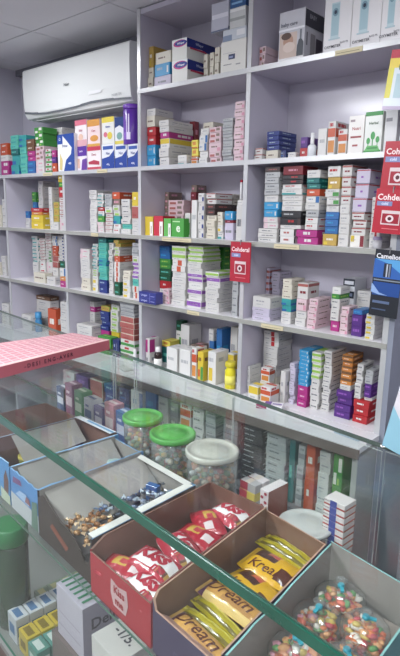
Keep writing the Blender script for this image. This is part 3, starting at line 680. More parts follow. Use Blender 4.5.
# ---- second shelf right bay: dropper bottle, big white cartons
def bottle(name, label, cat, x, y, z, r, h, body, cap, capf=.25, neck=.45, lab=None, labc='e6e6e0', group=None):
    t = empty(name, (x, y, z)); tag(t, label, cat, group)
    hb = h*(1-capf)
    b = MB(); b.lathe([(r*.9, 0), (r, r*.1), (r, hb*.8), (r*.75, hb*.92), (r*neck, hb)], body, n=20); b.build('body', t)
    b = MB(); b.lathe([(r*neck*1.25, hb+.0003), (r*neck*1.3, hb+.002), (r*neck*1.2, h*.99), (r*neck*1.0, h)], cap, n=20); b.build('cap', t)
    if lab: b = MB(); b.lathe([(r*1.02, hb*lab[0]), (r*1.02, hb*lab[1])], mat(labc, .5), n=20); b.bm.faces.ensure_lookup_table(); b.build('paper_label', t)
    return t
P = atY(312.5, 140, .05)
bottle('dropper_bottle', 'white dropper bottle with pointed cap, beside purple and red boxes', 'bottle', P.x, .05, z2, .016, atY(312.5, 133, .05).z-z2, mat('d9dde0', .35), mat('e8e8e8', .4), capf=.45, neck=.35)
shelfbox('medicine_carton', 'wide white carton with red printed names, second shelf right bay', 'box', 349.5, 365.5, 115.5, .03, .1, z2, 'e0dcd6', [('T', 'f', 'Nutri', .5, .66, .014, 'b0403c'), ('f', (.15, .42, .85, .47), '9c3a3c'), ('f', (.3, .2, .65, .25), 'a84a4a'), ('f', (.1, .84, .4, .9), '98888c')])
shelfbox('herbal_carton', 'white carton with green top and printed green trees', 'box', 366, 384, 111.5, .03, .1, z2, 'dcdfd8', [('f', (0, .9, 1, 1), '2f8f3e'), ('f', (.0, .0, 1, .07), '2f8f3e'), ('f', ell(.25, .3, .11, .08), '3aa04a'), ('f', ell(.5, .42, .13, .1), '3aa04a'), ('f', ell(.78, .32, .11, .08), '3aa04a'), ('f', (.23, .05, .28, .3), '3aa04a'), ('f', (.47, .05, .53, .4), '3aa04a'), ('f', (.76, .05, .8, .3), '3aa04a'), ('f', [(.05, .05), (.95, .05), (.8, .18), (.2, .18)], '5cb45c'), ('T', 'f', 'Herbal', .5, .72, .012, '4a6a4a'), ('f', (.2, .1, .8, .14), '2f8f3e')])
shelfbox('medicine_carton', 'plain white carton at the right end of the second shelf', 'box', 386, 399, 108, .03, .1, z2, 'd2d2d2', [('f', (.1, .7, .6, .78), '8a8a90')])

# ---- third shelf third bay: yellow, red and green cartons, clear jar, thermometer
z3 = top(3)
notch = lambda c: [('f', (.64, .0, 1, .72), 'e8e6e0'), ('f', (.76, .1, .84, .5), c)]
shelfbox('tall_carton', 'yellow carton with white corner, left end of third bay, third shelf', 'box', 144.8, 153, 216.5, .02, .08, z3, 'd8b822', notch('8a7a30'))
shelfbox('tall_carton', 'red carton with white corner between yellow and green cartons', 'box', 153.5, 163, 216, .02, .08, z3, 'cc2438', notch('8a3040'))
shelfbox('tall_carton', 'narrow green carton with white corner beside red carton', 'box', 163.5, 171, 218.5, .02, .08, z3, '58b048', notch('3c7a3c'))
o, zt, cx, w = shelfbox('tall_carton', 'green carton with a large white letter e swirl', 'box', 171.4, 184, 218.5, .02, .08, z3, '3f9f35', [('T', 'f', 'e', .55, .48, .055, 'e4efdc'), ('f', (.1, .8, .7, .86), 'b8dcA8'.lower())])
o, zt, cx, w = shelfbox('thermometer_box', 'small white box lying under the upright thermometer, third shelf', 'box', 236, 244, 200, .025, .06, atY(239.5, 204, .03).z+.028, 'e4e2dc', []) if False else (None, 0, 0, 0)
P = atY(241, 190, .05); zt = atY(239.5, 200, .03).z
o = empty('thermometer', (P.x-.002, .055, zt+.001)); tag(o, 'white thermometer with red tip standing upright beside the upright', 'thermometer')
b = MB(); L_ = atY(241, 180, .055).z-zt; b.lathe([(.005, 0), (.0055, .003), (.0055, L_*.86), (.005, L_*.87)], mat('dedede', .3), n=12); b.build('tube', o)
b = MB(); b.lathe([(.0062, L_*.871), (.0062, L_*.98), (.004, L_)], mat('b81c34', .3), n=12); b.build('tip', o)
# bottle at the right end of third shelf
P = atY(374, 240, .03)
bottle('clear_bottle', 'stubby clear bottle with lilac lid at right end of third shelf', 'bottle', atY(384, 243, .02).x-.03, -.0+.02+.015, z3, .017, .04, mat('c9c9cc', .2, coat=.4), mat('9c8fb4', .3), capf=.3, neck=.7)
# navy box on the edge of the fourth shelf
X0 = .0125; w = .115
deco('navy_box', 'navy blue box with pale lettering jutting out over the fourth shelf edge', 'box', (.079, -.004, top(4)+.0003), .115, .05, .055, '28308c', [('f', (0, .47, 1, .5), '4a52a8'), ('T', 'f', 'Livogen', .32, .72, .014, 'b8c0e8'), ('T', 'f', 'Livogen', .32, .26, .014, 'b8c0e8'), ('f', (.66, .1, .68, .9), '8088c8'), ('f', (.72, .65, .95, .7), '98a0d8'), ('f', (.72, .2, .95, .25), '98a0d8')], rz=math.radians(0))
# fourth shelf right bay: tall black and white carton
z4 = top(4)
o, zt, cx, w = shelfbox('tall_carton', 'tall white carton with black bands behind the purple boxes, fourth shelf', 'box', 343.5, 355.5, 279, .13, .1, z4, 'd6dadf', [('f', (0, .86, 1, 1), '262c3c'), ('f', (.1, .89, .9, .96), 'c8ccd4'), ('f', (0, .62, 1, .76), '20283a'), ('f', (.15, .66, .85, .72), '7f8aa8'), ('f', (.2, .4, .8, .44), '3a4a6a'), ('f', (.3, .2, .7, .35), '2f8f80')])
# bottom shelf third bay: brown syrup bottle, yellow bottle
z5 = top(5)
P = atY(158, 355, .04)
bottle('syrup_bottle', 'small brown syrup bottle with white cap and white label', 'bottle', P.x, .04, z5, .02, atY(158, 347, .04).z-z5, mat('2c1a18', .12, coat=.5), mat('e4e2e0', .4), capf=.22, neck=.5, lab=(.12, .6))
P = atY(229, 372, .03)
bottle('yellow_bottle', 'bright yellow bottle standing in front of yellow-topped box, bottom shelf', 'bottle', P.x, .04, z5, .024, atY(229, 361, .04).z-z5, mat('e2d414', .3), mat('c8b814', .35), capf=.18, neck=.8, lab=(.2, .6), labc='efe65a')
P = atY(38.5, 318, .08)
bottle('blue_pot', 'small blue pot on bottom shelf of the far left bay', 'pot', P.x, .08, z5, .022, atY(38.5, 312, .08).z-z5, mat('2a7fb8', .35), mat('3a90c8', .35), capf=.3, neck=.75)
P = atY(137, 350, .03)
bottle('white_bottle', 'tiny white bottle beside the striped boxes, bottom shelf second bay', 'bottle', P.x-.004, .02, z5, .011, .07, mat('e0dede', .35), mat('e8e8e8', .4), capf=.25, neck=.6)
deco('flat_carton', 'flat white and purple carton lying tilted on bottom shelf', 'box', (atZ(283, 402, z5).x, -.045, z5+.0003), .105, .045, .018, 'e2e0e4', [('t', (.3, 0, .55, 1), '6a4a9c'), ('f', (0, .0, .4, 1), '9c2a5a'), ('t', (.6, .3, .95, .6), '8a7ab0')], rz=math.radians(24))
# thin objects lying on the worktop: clear wrapper and blue-grey packet
deco('blister_packet', 'thin pale blue packet lying near the right end of the worktop', 'packet', (atZ(352, 434, z5).x, -.09, z5+.0015), .1, .035, .004, '9fb4c2', [('t', (.1, .2, .9, .45), '6d8ba0'), ('t', (.2, .6, .7, .75), 'c8d8e0')], rz=math.radians(-8))
deco('clear_wrapper', 'clear folded wrapper lying on worktop below the brown bottle', 'wrapper', (atZ(133, 366, z5).x, -.09, z5+.0015), .12, .05, .004, 'b9bdb8', [('t', (.05, .1, .95, .2), 'd8dcd8'), ('t', (.05, .7, .95, .85), '9aa49c'), ('t', (.1, .2, .2, .8), 'd8dcd8')], rz=math.radians(-14))

# ------------------------------------------------------------ air conditioner
AY = .06
ac = empty('air_conditioner', (0, 0, 0)); tag(ac, 'white wall-mounted split air conditioner below the ceiling', 'air conditioner')
A0, A1 = atY(22.5, 73, AY), atY(129.5, 45.5, AY); xa, xb = A0.x, A1.x; zta = 2.388; zba = 2.115
acm = mat('e6e9e6', .5); prof = [(.282, zba+.03), (.2, zba+.004), (.12, zba), (.082, zba+.008), (.066, zba+.03), (AY, zba+.08), (AY-.003, zba+.18), (AY, zta-.01), (AY+.008, zta-.001), (.1, zta), (.282, zta)]
b = MB(); i = b.mi(acm)
va = [b.bm.verts.new((xa, y, z)) for y, z in prof]; vb = [b.bm.verts.new((xb, y, z)) for y, z in prof]
for k in range(len(prof)): kk = (k+1) % len(prof); b.bm.faces.new((va[k], vb[k], vb[kk], va[kk])).material_index = i
b.bm.faces.new(va[::-1]); b.bm.faces.new(vb); bmesh.ops.recalc_face_normals(b.bm, faces=b.bm.faces); acb = b.build('body', ac)
def ribbon(pts, wd, m, yoff, name, parent):
    b = MB(); prev = None
    for x, yy in pts:
        p = atY(x, yy, AY-.004); z = p.z; k = (z-zba)
        y = yoff(z); a = b.bm.verts.new((p.x, y, z-wd/2)); c = b.bm.verts.new((p.x, y, z+wd/2))
        if prev: b.bm.faces.new((prev[0], a, c, prev[1])).material_index = b.mi(m)
        prev = (a, c)
    return b.build(name, parent)
def yf(z):
    for (y0, z0), (y1, z1_) in zip(prof[3:], prof[4:]):
        if z0 <= z <= z1_: return y0+(y1-y0)*(z-z0)/(z1_-z0)-.0025
    return .06
o = ribbon([(24, 113), (32, 113.3), (44, 112.6), (60, 109.5), (75, 106), (90, 102), (105, 99.5), (118, 98), (129.3, 97)], .012, mat('62686e', .5), yf, 'wave_trim', acb); o['label'] = 'grey wavy trim line'
b = MB(); P = atY(95, 92, AY); b.quad([(P.x-.055, AY-.0035, P.z-.008), (P.x+.05, AY-.0035, P.z-.008), (P.x+.058, AY-.0035, P.z+.006), (P.x-.045, AY-.0035, P.z+.008)], mat('f6f7f8', .15)); b.build('display_window', acb)
b = MB(); P = atY(67, 84.5, AY); b.text('Haier', FRONT(P.x, AY-.0045, P.z), .022, mat('6d7276', .4), bold=.02); P = atY(117, 94.5, AY); b.text('INVERTER', FRONT(P.x, AY-.0035, P.z), .017, mat('888c90', .4)); b.build('lettering', acb)
b = MB(); b.box(xa+.05, .1, zba-.006, xb-.05, .19, zba-.001, mat('b9bdbc', .5)); b.build('air_flap', ac)
# drain pipe from ceiling above the air conditioner
b = MB(); P = atY(72, 52, .22); b.lathe([(.007, zta+.001), (.007, ZC-.036)], mat('8b8c94', .5), n=10, c=(P.x, .24)); tag(b.build('drain_pipe'), 'short thin grey pipe between air conditioner and ceiling', 'pipe')

# --------------------------------------------------------- hanging cards
def card(name, label, cat, corners, Y, body, marks, tilt=0, hook=True):
    """corners: pixel box of the card, turned into a real card hanging at depth Y"""
    xl, yt, xr, yb = corners
    A = atY((xl+xr)/2, yt, Y); B = atY((xl+xr)/2, yb, Y); w = atY(xr, (yt+yb)/2, Y).x-atY(xl, (yt+yb)/2, Y).x; h = A.z-B.z
    t = empty(name, (A.x, Y, A.z)); t.rotation_euler.y = tilt; tag(t, label, cat)
    b = MB(); b.box(-w/2, -.002, -h, w/2, .002, 0, mat(body, .35, coat=.3)); lay = 0
    for mk in marks:
        lay += 1; e = .0022+.0003*lay
        if mk[0] == 'f':
            pts = mk[1]
            if len(pts) == 4 and not isinstance(pts[0], tuple): u0, v0, u1, v1 = pts; pts = [(u0, v0), (u1, v0), (u1, v1), (u0, v1)]
            b.quad([(-w/2+w*u, -e, -h+h*v) for u, v in pts], mat(mk[2], .35))
        else: _, s_, u, v, size, c = mk; b.text(s_, FRONT(-w/2+w*u, -e, -h+h*v), size*w, mat(c, .4), bold=.025)
    bd = b.build('card', t)
    b = MB(); b.box(-.0015, -.0035, -.012, .0015, .004, .008, mat('909090', .3, metal=.8)); b.build('hook', t)
    return t, w, h
RED = [('T', 'Cohderal', .5, .81, .235, 'f2dcdc'), ('f', (.06, .62, .52, .72), '7a86b8'), ('T', 'cold', .3, .67, .12, 'd8dcf0'), ('f', (.24, .2, .8, .52), 'd9c4c4'), ('f', (.27, .23, .77, .45), 'a8142a'), ('f', ell(.5, .34, .12, .08), 'e2d2d2'), ('f', ell(.5, .34, .06, .04), '5a1420'), ('f', (.3, .1, .8, .12), 'd86a70')]
card('hanging_card', 'red display card hanging from the third shelf edge at the bay upright', 'card', (231, 242, 251, 282), -.02, 'b8122a', RED)
card('hanging_card', 'upper red display card overlapping another at the right edge', 'card', (386, 141, 420, 196), -.03, 'bc1228', RED, tilt=math.radians(3))
card('hanging_card', 'lower red display card in front of right-hand medicine boxes', 'card', (377, 189, 411, 234), -.045, 'c0142c', RED, tilt=math.radians(3))
card('battery_card', 'black and blue battery card hanging below the red cards', 'card', (376, 250, 405, 318), -.03, '1b1f2a', [('f', (0, .58, 1, .86), '2c62b8'), ('f', [(0, .86), (.5, .8), (1, .66), (1, .86)], '4fa0dc'), ('f', (.36, .6, .62, .8), '1c2334'), ('f', (.45, .6, .5, .79), 'b8c0cc'), ('f', (.54, .6, .6, .79), '7b8494'), ('T', 'Camelion', .5, .9, .23, 'e8e8ec'), ('f', (.05, .54, 1, .56), '7d8894'), ('f', (.05, .32, 1, .52), '1f4a98'), ('f', [(.0, .5), (.3, .36), (.6, .33), (.3, .33), (0, .36)], '8fb0e0'), ('f', (.1, .2, .7, .24), '5a6c90'), ('f', (.1, .1, .6, .12), '4a5878')], tilt=math.radians(2))
card('toothbrush_pack', 'yellow, red and pale blue pack hanging at upper right edge', 'pack', (392.5, 49, 419, 109), -.03, 'd2dce2', [('f', (0, .86, 1, 1), 'c02a40'), ('f', (0, .7, 1, .86), 'e2c63a'), ('f', (0, .2, .22, .7), 'd8cc3c'), ('f', ell(.6, .72, .22, .1), '3c6a58'), ('f', (.35, .2, .9, .6), 'a8c4cc'), ('f', (.0, .0, 1, .06), 'b8a8c4')], tilt=math.radians(6))

# ---------------------------------------------------------- glass counter
ZG, TG = 1.05, .66          # top of the counter glass, its depth
S0, S1 = -1.1, 2.35
def cobj(name, parent=None): return name
def cbuild(b, name, parent=None, s=0, t=0, z=0, rz=0):
    p = ST(s, t, z); o = bpy.data.objects.new(name, b.mesh(name)); COL.objects.link(o)
    o.location = p; o.rotation_euler.z = CA+rz
    if parent: o.parent = parent
    return o
def cempty(name, s, t, z, rz=0): return empty(name, ST(s, t, z), CA+rz)
counter = cempty('glass_counter', 0, 0, 0); tag(counter, 'glass-topped display counter holding open boxes of sweets', 'counter')
def pane(name, x0, y0, z0, x1, y1, z1, big=GLASS, edge=EDGE, lab=None):
    """sheet of glass: the two large faces clear, the cut edges green"""
    b = MB(); fs = b.box(x0, y0, z0, x1, y1, z1, big)
    dims = (x1-x0, y1-y0, z1-z0); ax = dims.index(min(dims)); j = b.mi(edge)
    b.bm.normal_update()
    for f in fs:
        n = f.normal
        if abs(n[ax]) < .5: f.material_index = j
    o = b.build(name, counter)
    if lab: o['label'] = lab
    return o
TGL = .012
pane('top_pane', S0, 0, ZG-TGL, S1, .638, ZG, edge=mat('4a5a52', .3))
b = MB(); b.box(S0, -.0045, ZG-.021, S1, -.0003, ZG+.0002, EDGE, bev=.0015); o = b.build('polished_edge', counter); o['label'] = 'thick green front edge of glass'
ZSH = .72
pane('shelf_pane', S0, .03, ZSH-.008, S1, .625, ZSH, edge=EDGE2)
ZLO = .25
for a_, c_ in ((S0, S1),): pane('front_pane', a_, .008, ZLO, c_, .014, ZG-TGL-.0005, big=GLASSV, edge=EDGE2)
WH = mat('cfd6d4', .12, coat=.6)
for a_, c_, y_ in ((S0, .36, .628), (.352, .5, .621), (.505, 1.028, .628), (1.03, 1.54, .621), (1.545, S1, .628)):
    pane('sliding_door', a_, y_, ZLO, c_, y_+.004, ZG-TGL-.0005, big=GLASSV, edge=WH)
b = MB(); b.box(S0, .0, 0, S1, .638, ZLO-.02, mat('5b4a44', .5)); b.box(S0, .0, ZLO-.02, S1, .638, ZLO-.0005, mat('7a7c78', .5)); b.build('base', counter)
b = MB(); b.box(S0, .616, ZLO, S1, .637, ZLO+.02, ALU); b.build('door_track', counter)
b = MB(); b.lathe([(.006, ZG+.0002), (.009, ZG+.002), (.009, ZG+.004), (.005, ZG+.0065)], mat('e8e8e8', .15, metal=.8), n=16, c=(1.543, .622)); b.build('corner_fitting', counter)

# pink pad of forms on the counter
pk = mat('d98f9a', .7, noise=.22, nscale=45)
fp = [(.1, .06), (.452, .035), (.322, .628), (.118, .575)]
pad_ = cempty('form_pad', 0, 0, ZG+.0005); tag(pad_, 'thick pink printed pad with pale lines lying on the glass counter', 'pad')
h_ = .038
b = MB(); b.prism(fp, 0, h_, mat('c9606e', .7)); b.build('paper_block', pad_)
b = MB(); b.prism([(x*1.0, y) for x, y in fp], h_+.0002, h_+.002, pk)
def quv(u, v): # u across, v along
    a = Vector(fp[0]).lerp(Vector(fp[1]), u); c = Vector(fp[3]).lerp(Vector(fp[2]), u); return a.lerp(c, v)
ln = mat('e6bcc0', .7, noise=.15, nscale=30)
for k in range(17):
    v0 = .03+k*.058; P_ = [quv(.04, v0), quv(.93, v0), quv(.93, v0+.01), quv(.04, v0+.01)]; b.quad([(p.x, p.y, h_+.0024) for p in P_], ln)
for k in range(9):
    u0_ = .06+k*.1; P_ = [quv(u0_, .02), quv(u0_+.02, .02), quv(u0_+.02, .98), quv(u0_, .98)]; b.quad([(p.x, p.y, h_+.0027) for p in P_], ln)
P_ = [quv(.93, 0), quv(1, 0), quv(1, 1), quv(.93, 1)]; b.quad([(p.x, p.y, h_+.0026) for p in P_], mat('e4b8b4', .7))
b.build('top_sheet', pad_)
e0, e1 = Vector(fp[1]), Vector(fp[2]); dv = (e1-e0); ang = math.atan2(dv.y, dv.x)
b = MB(); mid = e0.lerp(e1, .5)
M = Matrix.Translation((mid.x+.0012*math.sin(ang), mid.y-.0012*math.cos(ang), h_*.5)) @ Matrix.Rotation(ang, 4, 'Z') @ Matrix.Rotation(math.pi/2, 4, 'X')
b.text('- D E S I   E N G - A V E R', M, .02, mat('4b1f33', .6), bold=.03); o = b.build('printed_title', pad_)

# carton leaning on the counter at the right edge
o = deco('display_carton', 'tall white and light blue carton with red top, standing at the right edge', 'carton', ST(1.612, .60, ZG+.0005), .11, .03, .25, 'd9d4da',
     [('f', [(0, 0), (1, 0), (1, .28), (.5, .22), (.25, .3), (0, .42)], '86bcd0'), ('f', (0, .78, 1, 1), 'c82430'), ('f', ell(.75, .5, .62, .26, 24), 'dfb8bc'), ('f', (.16, .4, .22, .43), '5c4a84'), ('f', (.3, .4, .36, .43), '5c4a84'), ('T', 'f', 'Zandu', .55, .56, .03, '4c3a7a')], rz=CA)
o.rotation_euler = (0, math.radians(11), CA)
o.location.z += .0107

# ------------------------------------------------ open display boxes of sweets
CARD = mat('7c5244', .7, noise=.15, nscale=30); CARDI = mat('86604a', .7, noise=.15, nscale=25); GREYI = mat('98928c', .7, noise=.08, nscale=20)
def open_box(name, label, quad, z0, tops, mo, mi, fr=None, ft=None, back=None):
    """quad FL,FR,BR,BL in counter s,t. tops: per wall front,right,back,left a list of (fraction, height)"""
    b = MB(); th = .004
    c = sum((Vector(p) for p in quad), Vector((0, 0)))/4
    inn = []
    n = 4; V = [Vector(p) for p in quad]
    for i in range(4):
        p = V[i]; a = (V[(i+1) % 4]-p).normalized(); d = (V[i-1]-p).normalized(); inn.append(p+(a+d)*th)
    b.prism(quad, z0, z0+.003, mo)
    for i in range(4):
        A, B, IA, IB = V[i], V[(i+1) % 4], inn[i], inn[(i+1) % 4]
        m_out = mo if not fr or i != 0 else fr
        tp = tops[i]
        for (f0, h0), (f1, h1) in zip(tp, tp[1:]):
            a, c_, ia, ic = A.lerp(B, f0), A.lerp(B, f1), IA.lerp(IB, f0), IA.lerp(IB, f1)
            b.quad([(*a, z0), (*c_, z0), (*c_, z0+h1), (*a, z0+h0)], m_out)
            b.quad([(*ic, z0), (*ia, z0), (*ia, z0+h0), (*ic, z0+h1)], mi)
            b.quad([(*a, z0+h0), (*c_, z0+h1), (*ic, z0+h1), (*ia, z0+h0)], (ft or mi) if i or not fr else m_out)
    return b
def torn(h, n=9, amp=.006, seed=1, lo=None):
    rr = random.Random(seed); return [(k/n, h+rr.uniform(-amp, amp)) for k in range(n+1)]
z0 = ZSH+.0006
flat = lambda h: [(0, h), (1, h)]
# front face printing helper: point on a front wall
def onfront(q, u, z, e=.0012):
    p = Vector(q[0]).lerp(Vector(q[1]), u); return (p.x, p.y-e, z0+z)
boxes = {}
qK = [(1.152, .035), (1.385, .035), (1.312, .46), (1.122, .445)]
b = open_box('sweet_box', '', qK, z0, [flat(.105), [(0, .105), (.06, .13), (1, .13)], flat(.13), [(0, .13), (.9, .13), (1, .11)]], mat('b02430', .45), CARD)
sh = [(.42, .022), (.62, .022), (.66, .05), (.64, .085), (.5, .078), (.38, .085), (.37, .05)]
b.quad([onfront(qK, u, z) for u, z in sh], mat('c8a0a0', .5))
M = Matrix.Translation(onfront(qK, .52, .052, .0025)) @ Matrix.Rotation(math.pi/2, 4, 'X'); b.text('Kiss\nme', M @ Matrix.Rotation(.0, 4, 'Z'), .026, mat('a81828', .5), bold=.03)
boxes['K'] = cbuild(b, 'sweet_box'); tag(boxes['K'], 'open red cardboard box with white shield, full of red and white sweet packets', 'box')
qD = [(1.392, .035), (1.588, .035), (1.515, .45), (1.32, .46)]
b = open_box('sweet_box', '', qD, z0, [[(0, .125), (.04, .1), (1, .1)], flat(.128), flat(.125), [(0, .135), (.97, .135), (1, .12)]], mat('453a58', .45), CARDI, ft=mat('b48a74', .7))
M = Matrix.Translation(onfront(qD, .5, .04, .002)) @ Matrix.Rotation(math.pi/2, 4, 'X'); b.text('Dream', M, .022, mat('5f5478', .5))
p = [onfront(qD, .05, .1, .0), onfront(qD, .98, .1, .0), onfront(qD, .96, .075, -.03), onfront(qD, .07, .075, -.03)]
b.quad(p, mat('b98e80', .7))
boxes['D'] = cbuild(b, 'sweet_box'); tag(boxes['D'], 'open brown cardboard box with purple front, full of gold and yellow bars', 'box')
qJ = [(1.596, .035), (1.80, .035), (1.752, .47), (1.524, .452)]
TE = mat('7fb8b4', .6)
b = open_box('sweet_box', '', qJ, z0, [[(0, .12), (.1, .1), (.3, .085), (.7, .08), (1, .13)], flat(.135), [(0, .135), (.25, .12), (1, .14)], torn(.135, amp=.003, seed=3)], mat('4b8a90', .5), GREYI, ft=TE)
boxes['J'] = cbuild(b, 'sweet_box'); tag(boxes['J'], 'open grey-lined box with torn teal rim, holding bags of mixed sweets', 'box')
qW = [(.862, .045), (1.142, .045), (1.104, .405), (.842, .405)]
arch = [(0, .115), (.12, .135), (.3, .115), (.45, .1), (.6, .095), (.7, .085), (.8, .07), (.88, .045), (.93, .05), (.97, .08), (1, .115)]
b = open_box('sweet_box', '', qW, z0, [arch, flat(.125), flat(.125), torn(.135, amp=.002, seed=5)], mat('3c302c', .55), GREYI, fr=mat('3a2e29', .55), ft=mat('5c92c0', .6))
b.quad([(1.117, .05, z0+.127), (1.141, .05, z0+.127), (1.104, .395, z0+.127), (1.08, .395, z0+.127)], mat('d4d2cc', .6)); b.quad([(1.118, .051, z0+.11), (1.118, .051, z0+.127), (1.081, .395, z0+.127), (1.081, .395, z0+.11)], mat('c4c2bc', .6))
b.quad([(.855, .38, z0+.1265), (1.09, .38, z0+.1265), (1.09, .403, z0+.1265), (.845, .403, z0+.1265)], mat('d4d2cc', .6))
b.quad([(.864, .065, z0+.125), (.850, .395, z0+.125), (.965, .395, z0+.06), (.99, .065, z0+.05)], GREYI); b.quad([(.864, .065, z0+.123), (.99, .065, z0+.048), (.965, .395, z0+.058), (.850, .395, z0+.123)], GREYI)
b.quad([onfront(qW, u, z) for u, z in ((.25, .06), (.55, .03), (.6, .045), (.3, .075))], mat('84402c', .6))
boxes['W'] = cbuild(b, 'sweet_box'); tag(boxes['W'], 'open dark box with torn arched front and white rim, holding foil toffees', 'box')
def photo_front(b, q, pic):
    for pts, c in pic: b.quad([onfront(q, u, z, .0012+.0003*k) for k, (u, z) in [(pic.index((pts, c)), p) for p in pts]], mat(c, .45))
qB = [(.672, .05), (.852, .05), (.835, .42), (.672, .42)]
b = open_box('sweet_box', '', qB, z0, [torn(.13, amp=.005, seed=7), torn(.13, seed=8, amp=.002), flat(.12), torn(.13, seed=9, amp=.002)], mat('4a86c4', .45), GREYI, ft=mat('6a9cc8', .6))
b.quad([(.678, .07, z0+.124), (.678, .4, z0+.124), (.745, .4, z0+.07), (.76, .07, z0+.06)], mat('8e8a86', .7))
photo_front(b, qB, [([(.0, .0), (1, .0), (1, .05), (.0, .055)], 'b4b8bc'), ([(.1, .09), (.45, .1), (.4, .115), (.12, .11)], '7a4c80'), ([(.2, .06), (.7, .055), (.6, .085), (.35, .08)], '9cb8dc'), ([(.75, .0), (.98, .0), (.98, .09), (.8, .08)], '5c7a6c'), ([(.55, .06), (.75, .06), (.7, .08), (.6, .08)], '8a5a60')])
boxes['B'] = cbuild(b, 'sweet_box'); tag(boxes['B'], 'open blue printed box with purple landscape front, next to the torn dark box', 'box')
qA = [(.44, .05), (.662, .05), (.662, .44), (.44, .42)]
b = open_box('sweet_box', '', qA, z0, [torn(.135, amp=.004, seed=11), flat(.125), flat(.13), flat(.13)], mat('4a8cc8', .45), CARD, ft=mat('9cc0dc', .6))
photo_front(b, qA, [([(.8, .03), (.95, .03), (.97, .08), (.9, .11), (.82, .08)], '6a4a44'), ([(.7, .0), (1, .0), (1, .03), (.7, .04)], 'b8c4a8')])
b.quad([(.448, .15, z0+.128), (.448, .39, z0+.128), (.53, .39, z0+.07), (.55, .15, z0+.06)], GREYI)
b.quad([(.44, .395, z0+.132), (.655, .41, z0+.132), (.655, .437, z0+.132), (.44, .42, z0+.132)], mat('d0d4d8', .6)); b.quad([(.5, .41, z0+.1325), (.655, .42, z0+.1325), (.655, .43, z0+.1325), (.5, .42, z0+.1325)], mat('5c92c0', .6))
boxes['A'] = cbuild(b, 'sweet_box'); tag(boxes['A'], 'open blue box with brown inside holding a yellow tub', 'box')
qC = [(.2, .05), (.43, .05), (.43, .42), (.2, .4)]
b = open_box('sweet_box', '', qC, z0, [flat(.1), flat(.12), flat(.12), flat(.12)], mat('a03040', .5), mat('96786c', .7))
boxes['C'] = cbuild(b, 'sweet_box'); tag(boxes['C'], 'open red-edged brown box nearest the left end of the counter', 'box')

# ------------------------------------------------------------ sweet packets
def pillow(L, W, H, base, zones, lettering, end='c8c8c8', seed=1, nx=22, ny=10):
    """flow-wrap packet lying flat: long axis x; zones (x0,x1,y0,y1,colour) in -1..1; lettering (text,x,y,size,colour,angle)"""
    rr = random.Random(seed); b = MB()
    ph = [rr.uniform(0, 6) for _ in range(4)]
    def hz(x, y):
        u, v = x/(L/2), y/(W/2)
        if abs(u) > .9: return .0015
        a = max(0, 1-(abs(u)/.9)**3); c = max(0, 1-abs(v)**2.2)
        return .0015+H*(a**.5)*(c**.6)*(1+.07*math.sin(9*u+ph[0])*math.cos(7*v+ph[1])+.05*math.sin(17*u+ph[2]))
    mb = mat(base, .28, coat=.5, bump=.15, nscale=60)
    g = []
    for i in range(nx+1):
        x = -L/2+L*i/nx
        pinch = 1-.1*max(0, (abs(2*i/nx-1)-.75)/.25)
        g.append([(b.bm.verts.new((x, W*pinch*(j/ny-.5), hz(x, W*(j/ny-.5)))), b.bm.verts.new((x, W*pinch*(j/ny-.5), hz(x, W*(j/ny-.5))*-.0))) for j in range(ny+1)])
    for i in range(nx):
        for j in range(ny):
            u = (2*(i+.5)/nx-1); v = 2*(j+.5)/ny-1; m = mb
            if abs(u) > .9: m = mat(end, .3, metal=.3)
            for z_ in zones:
                if z_[0] <= u <= z_[1] and z_[2] <= v <= z_[3]: m = mat(z_[4], .28, coat=.5, bump=.15, nscale=60)
            f = b.bm.faces.new((g[i][j][0], g[i+1][j][0], g[i+1][j+1][0], g[i][j+1][0])); f.material_index = b.mi(m); f.smooth = True
            f = b.bm.faces.new((g[i][j][1], g[i][j+1][1], g[i+1][j+1][1], g[i+1][j][1])); f.material_index = b.mi(mb)
    for t_ in lettering: b.text(t_[0], TOP(t_[1], t_[2], 0, t_[5]), t_[3], mat(t_[4], .35), hfun=hz, bold=t_[6] if len(t_) > 6 else .05, shear=.3)
    return b.mesh('sweet_packet')
def put(me, name, label, cat, s, t, z, rz, rx=0, ry=0, group=None):
    o = bpy.data.objects.new(name, me); COL.objects.link(o); o.location = ST(s, t, z); o.rotation_euler = (rx, ry, CA+rz); tag(o, label, cat, group); return o
kw = pillow(.125, .082, .02, 'e2dede', [(-1, 1, -1, -.62, 'b81c34'), (-1, 1, .7, 1, 'b81c34'), (.35, .9, -.62, -.1, 'b08a3c'), (.5, .85, -.5, -.2, '6a3c2c')], [('Kiss', -.01, .008, .052, 'b41430', .12), ('me', .028, -.016, .026, 'b41430', .12)], 'c23048', 1)
kr = pillow(.125, .08, .018, 'b4162c', [(-.5, .1, -.2, .5, 'c8a03a'), (-.3, .1, 0, .4, 'c03040'), (.3, .7, -.4, .3, 'd8c8c8')], [], 'a01428', 2)
G = 'kiss sweet packets in the red box'
D2 = math.radians
lows = [(1.212, .11, 'at the front left'), (1.315, .11, 'at the front right'), (1.20, .245, 'in the middle left'), (1.30, .245, 'in the middle right'), (1.18, .375, 'at the back left'), (1.275, .375, 'at the back right')]
for k, (s_, t_, w_) in enumerate(lows):
    put(kr if k % 2 else kw, 'sweet_packet', f'bottom-layer sweet packet half hidden {w_} of the red box', 'sweet packet', s_, t_, z0+.006, D2(92 if k % 2 else 88))
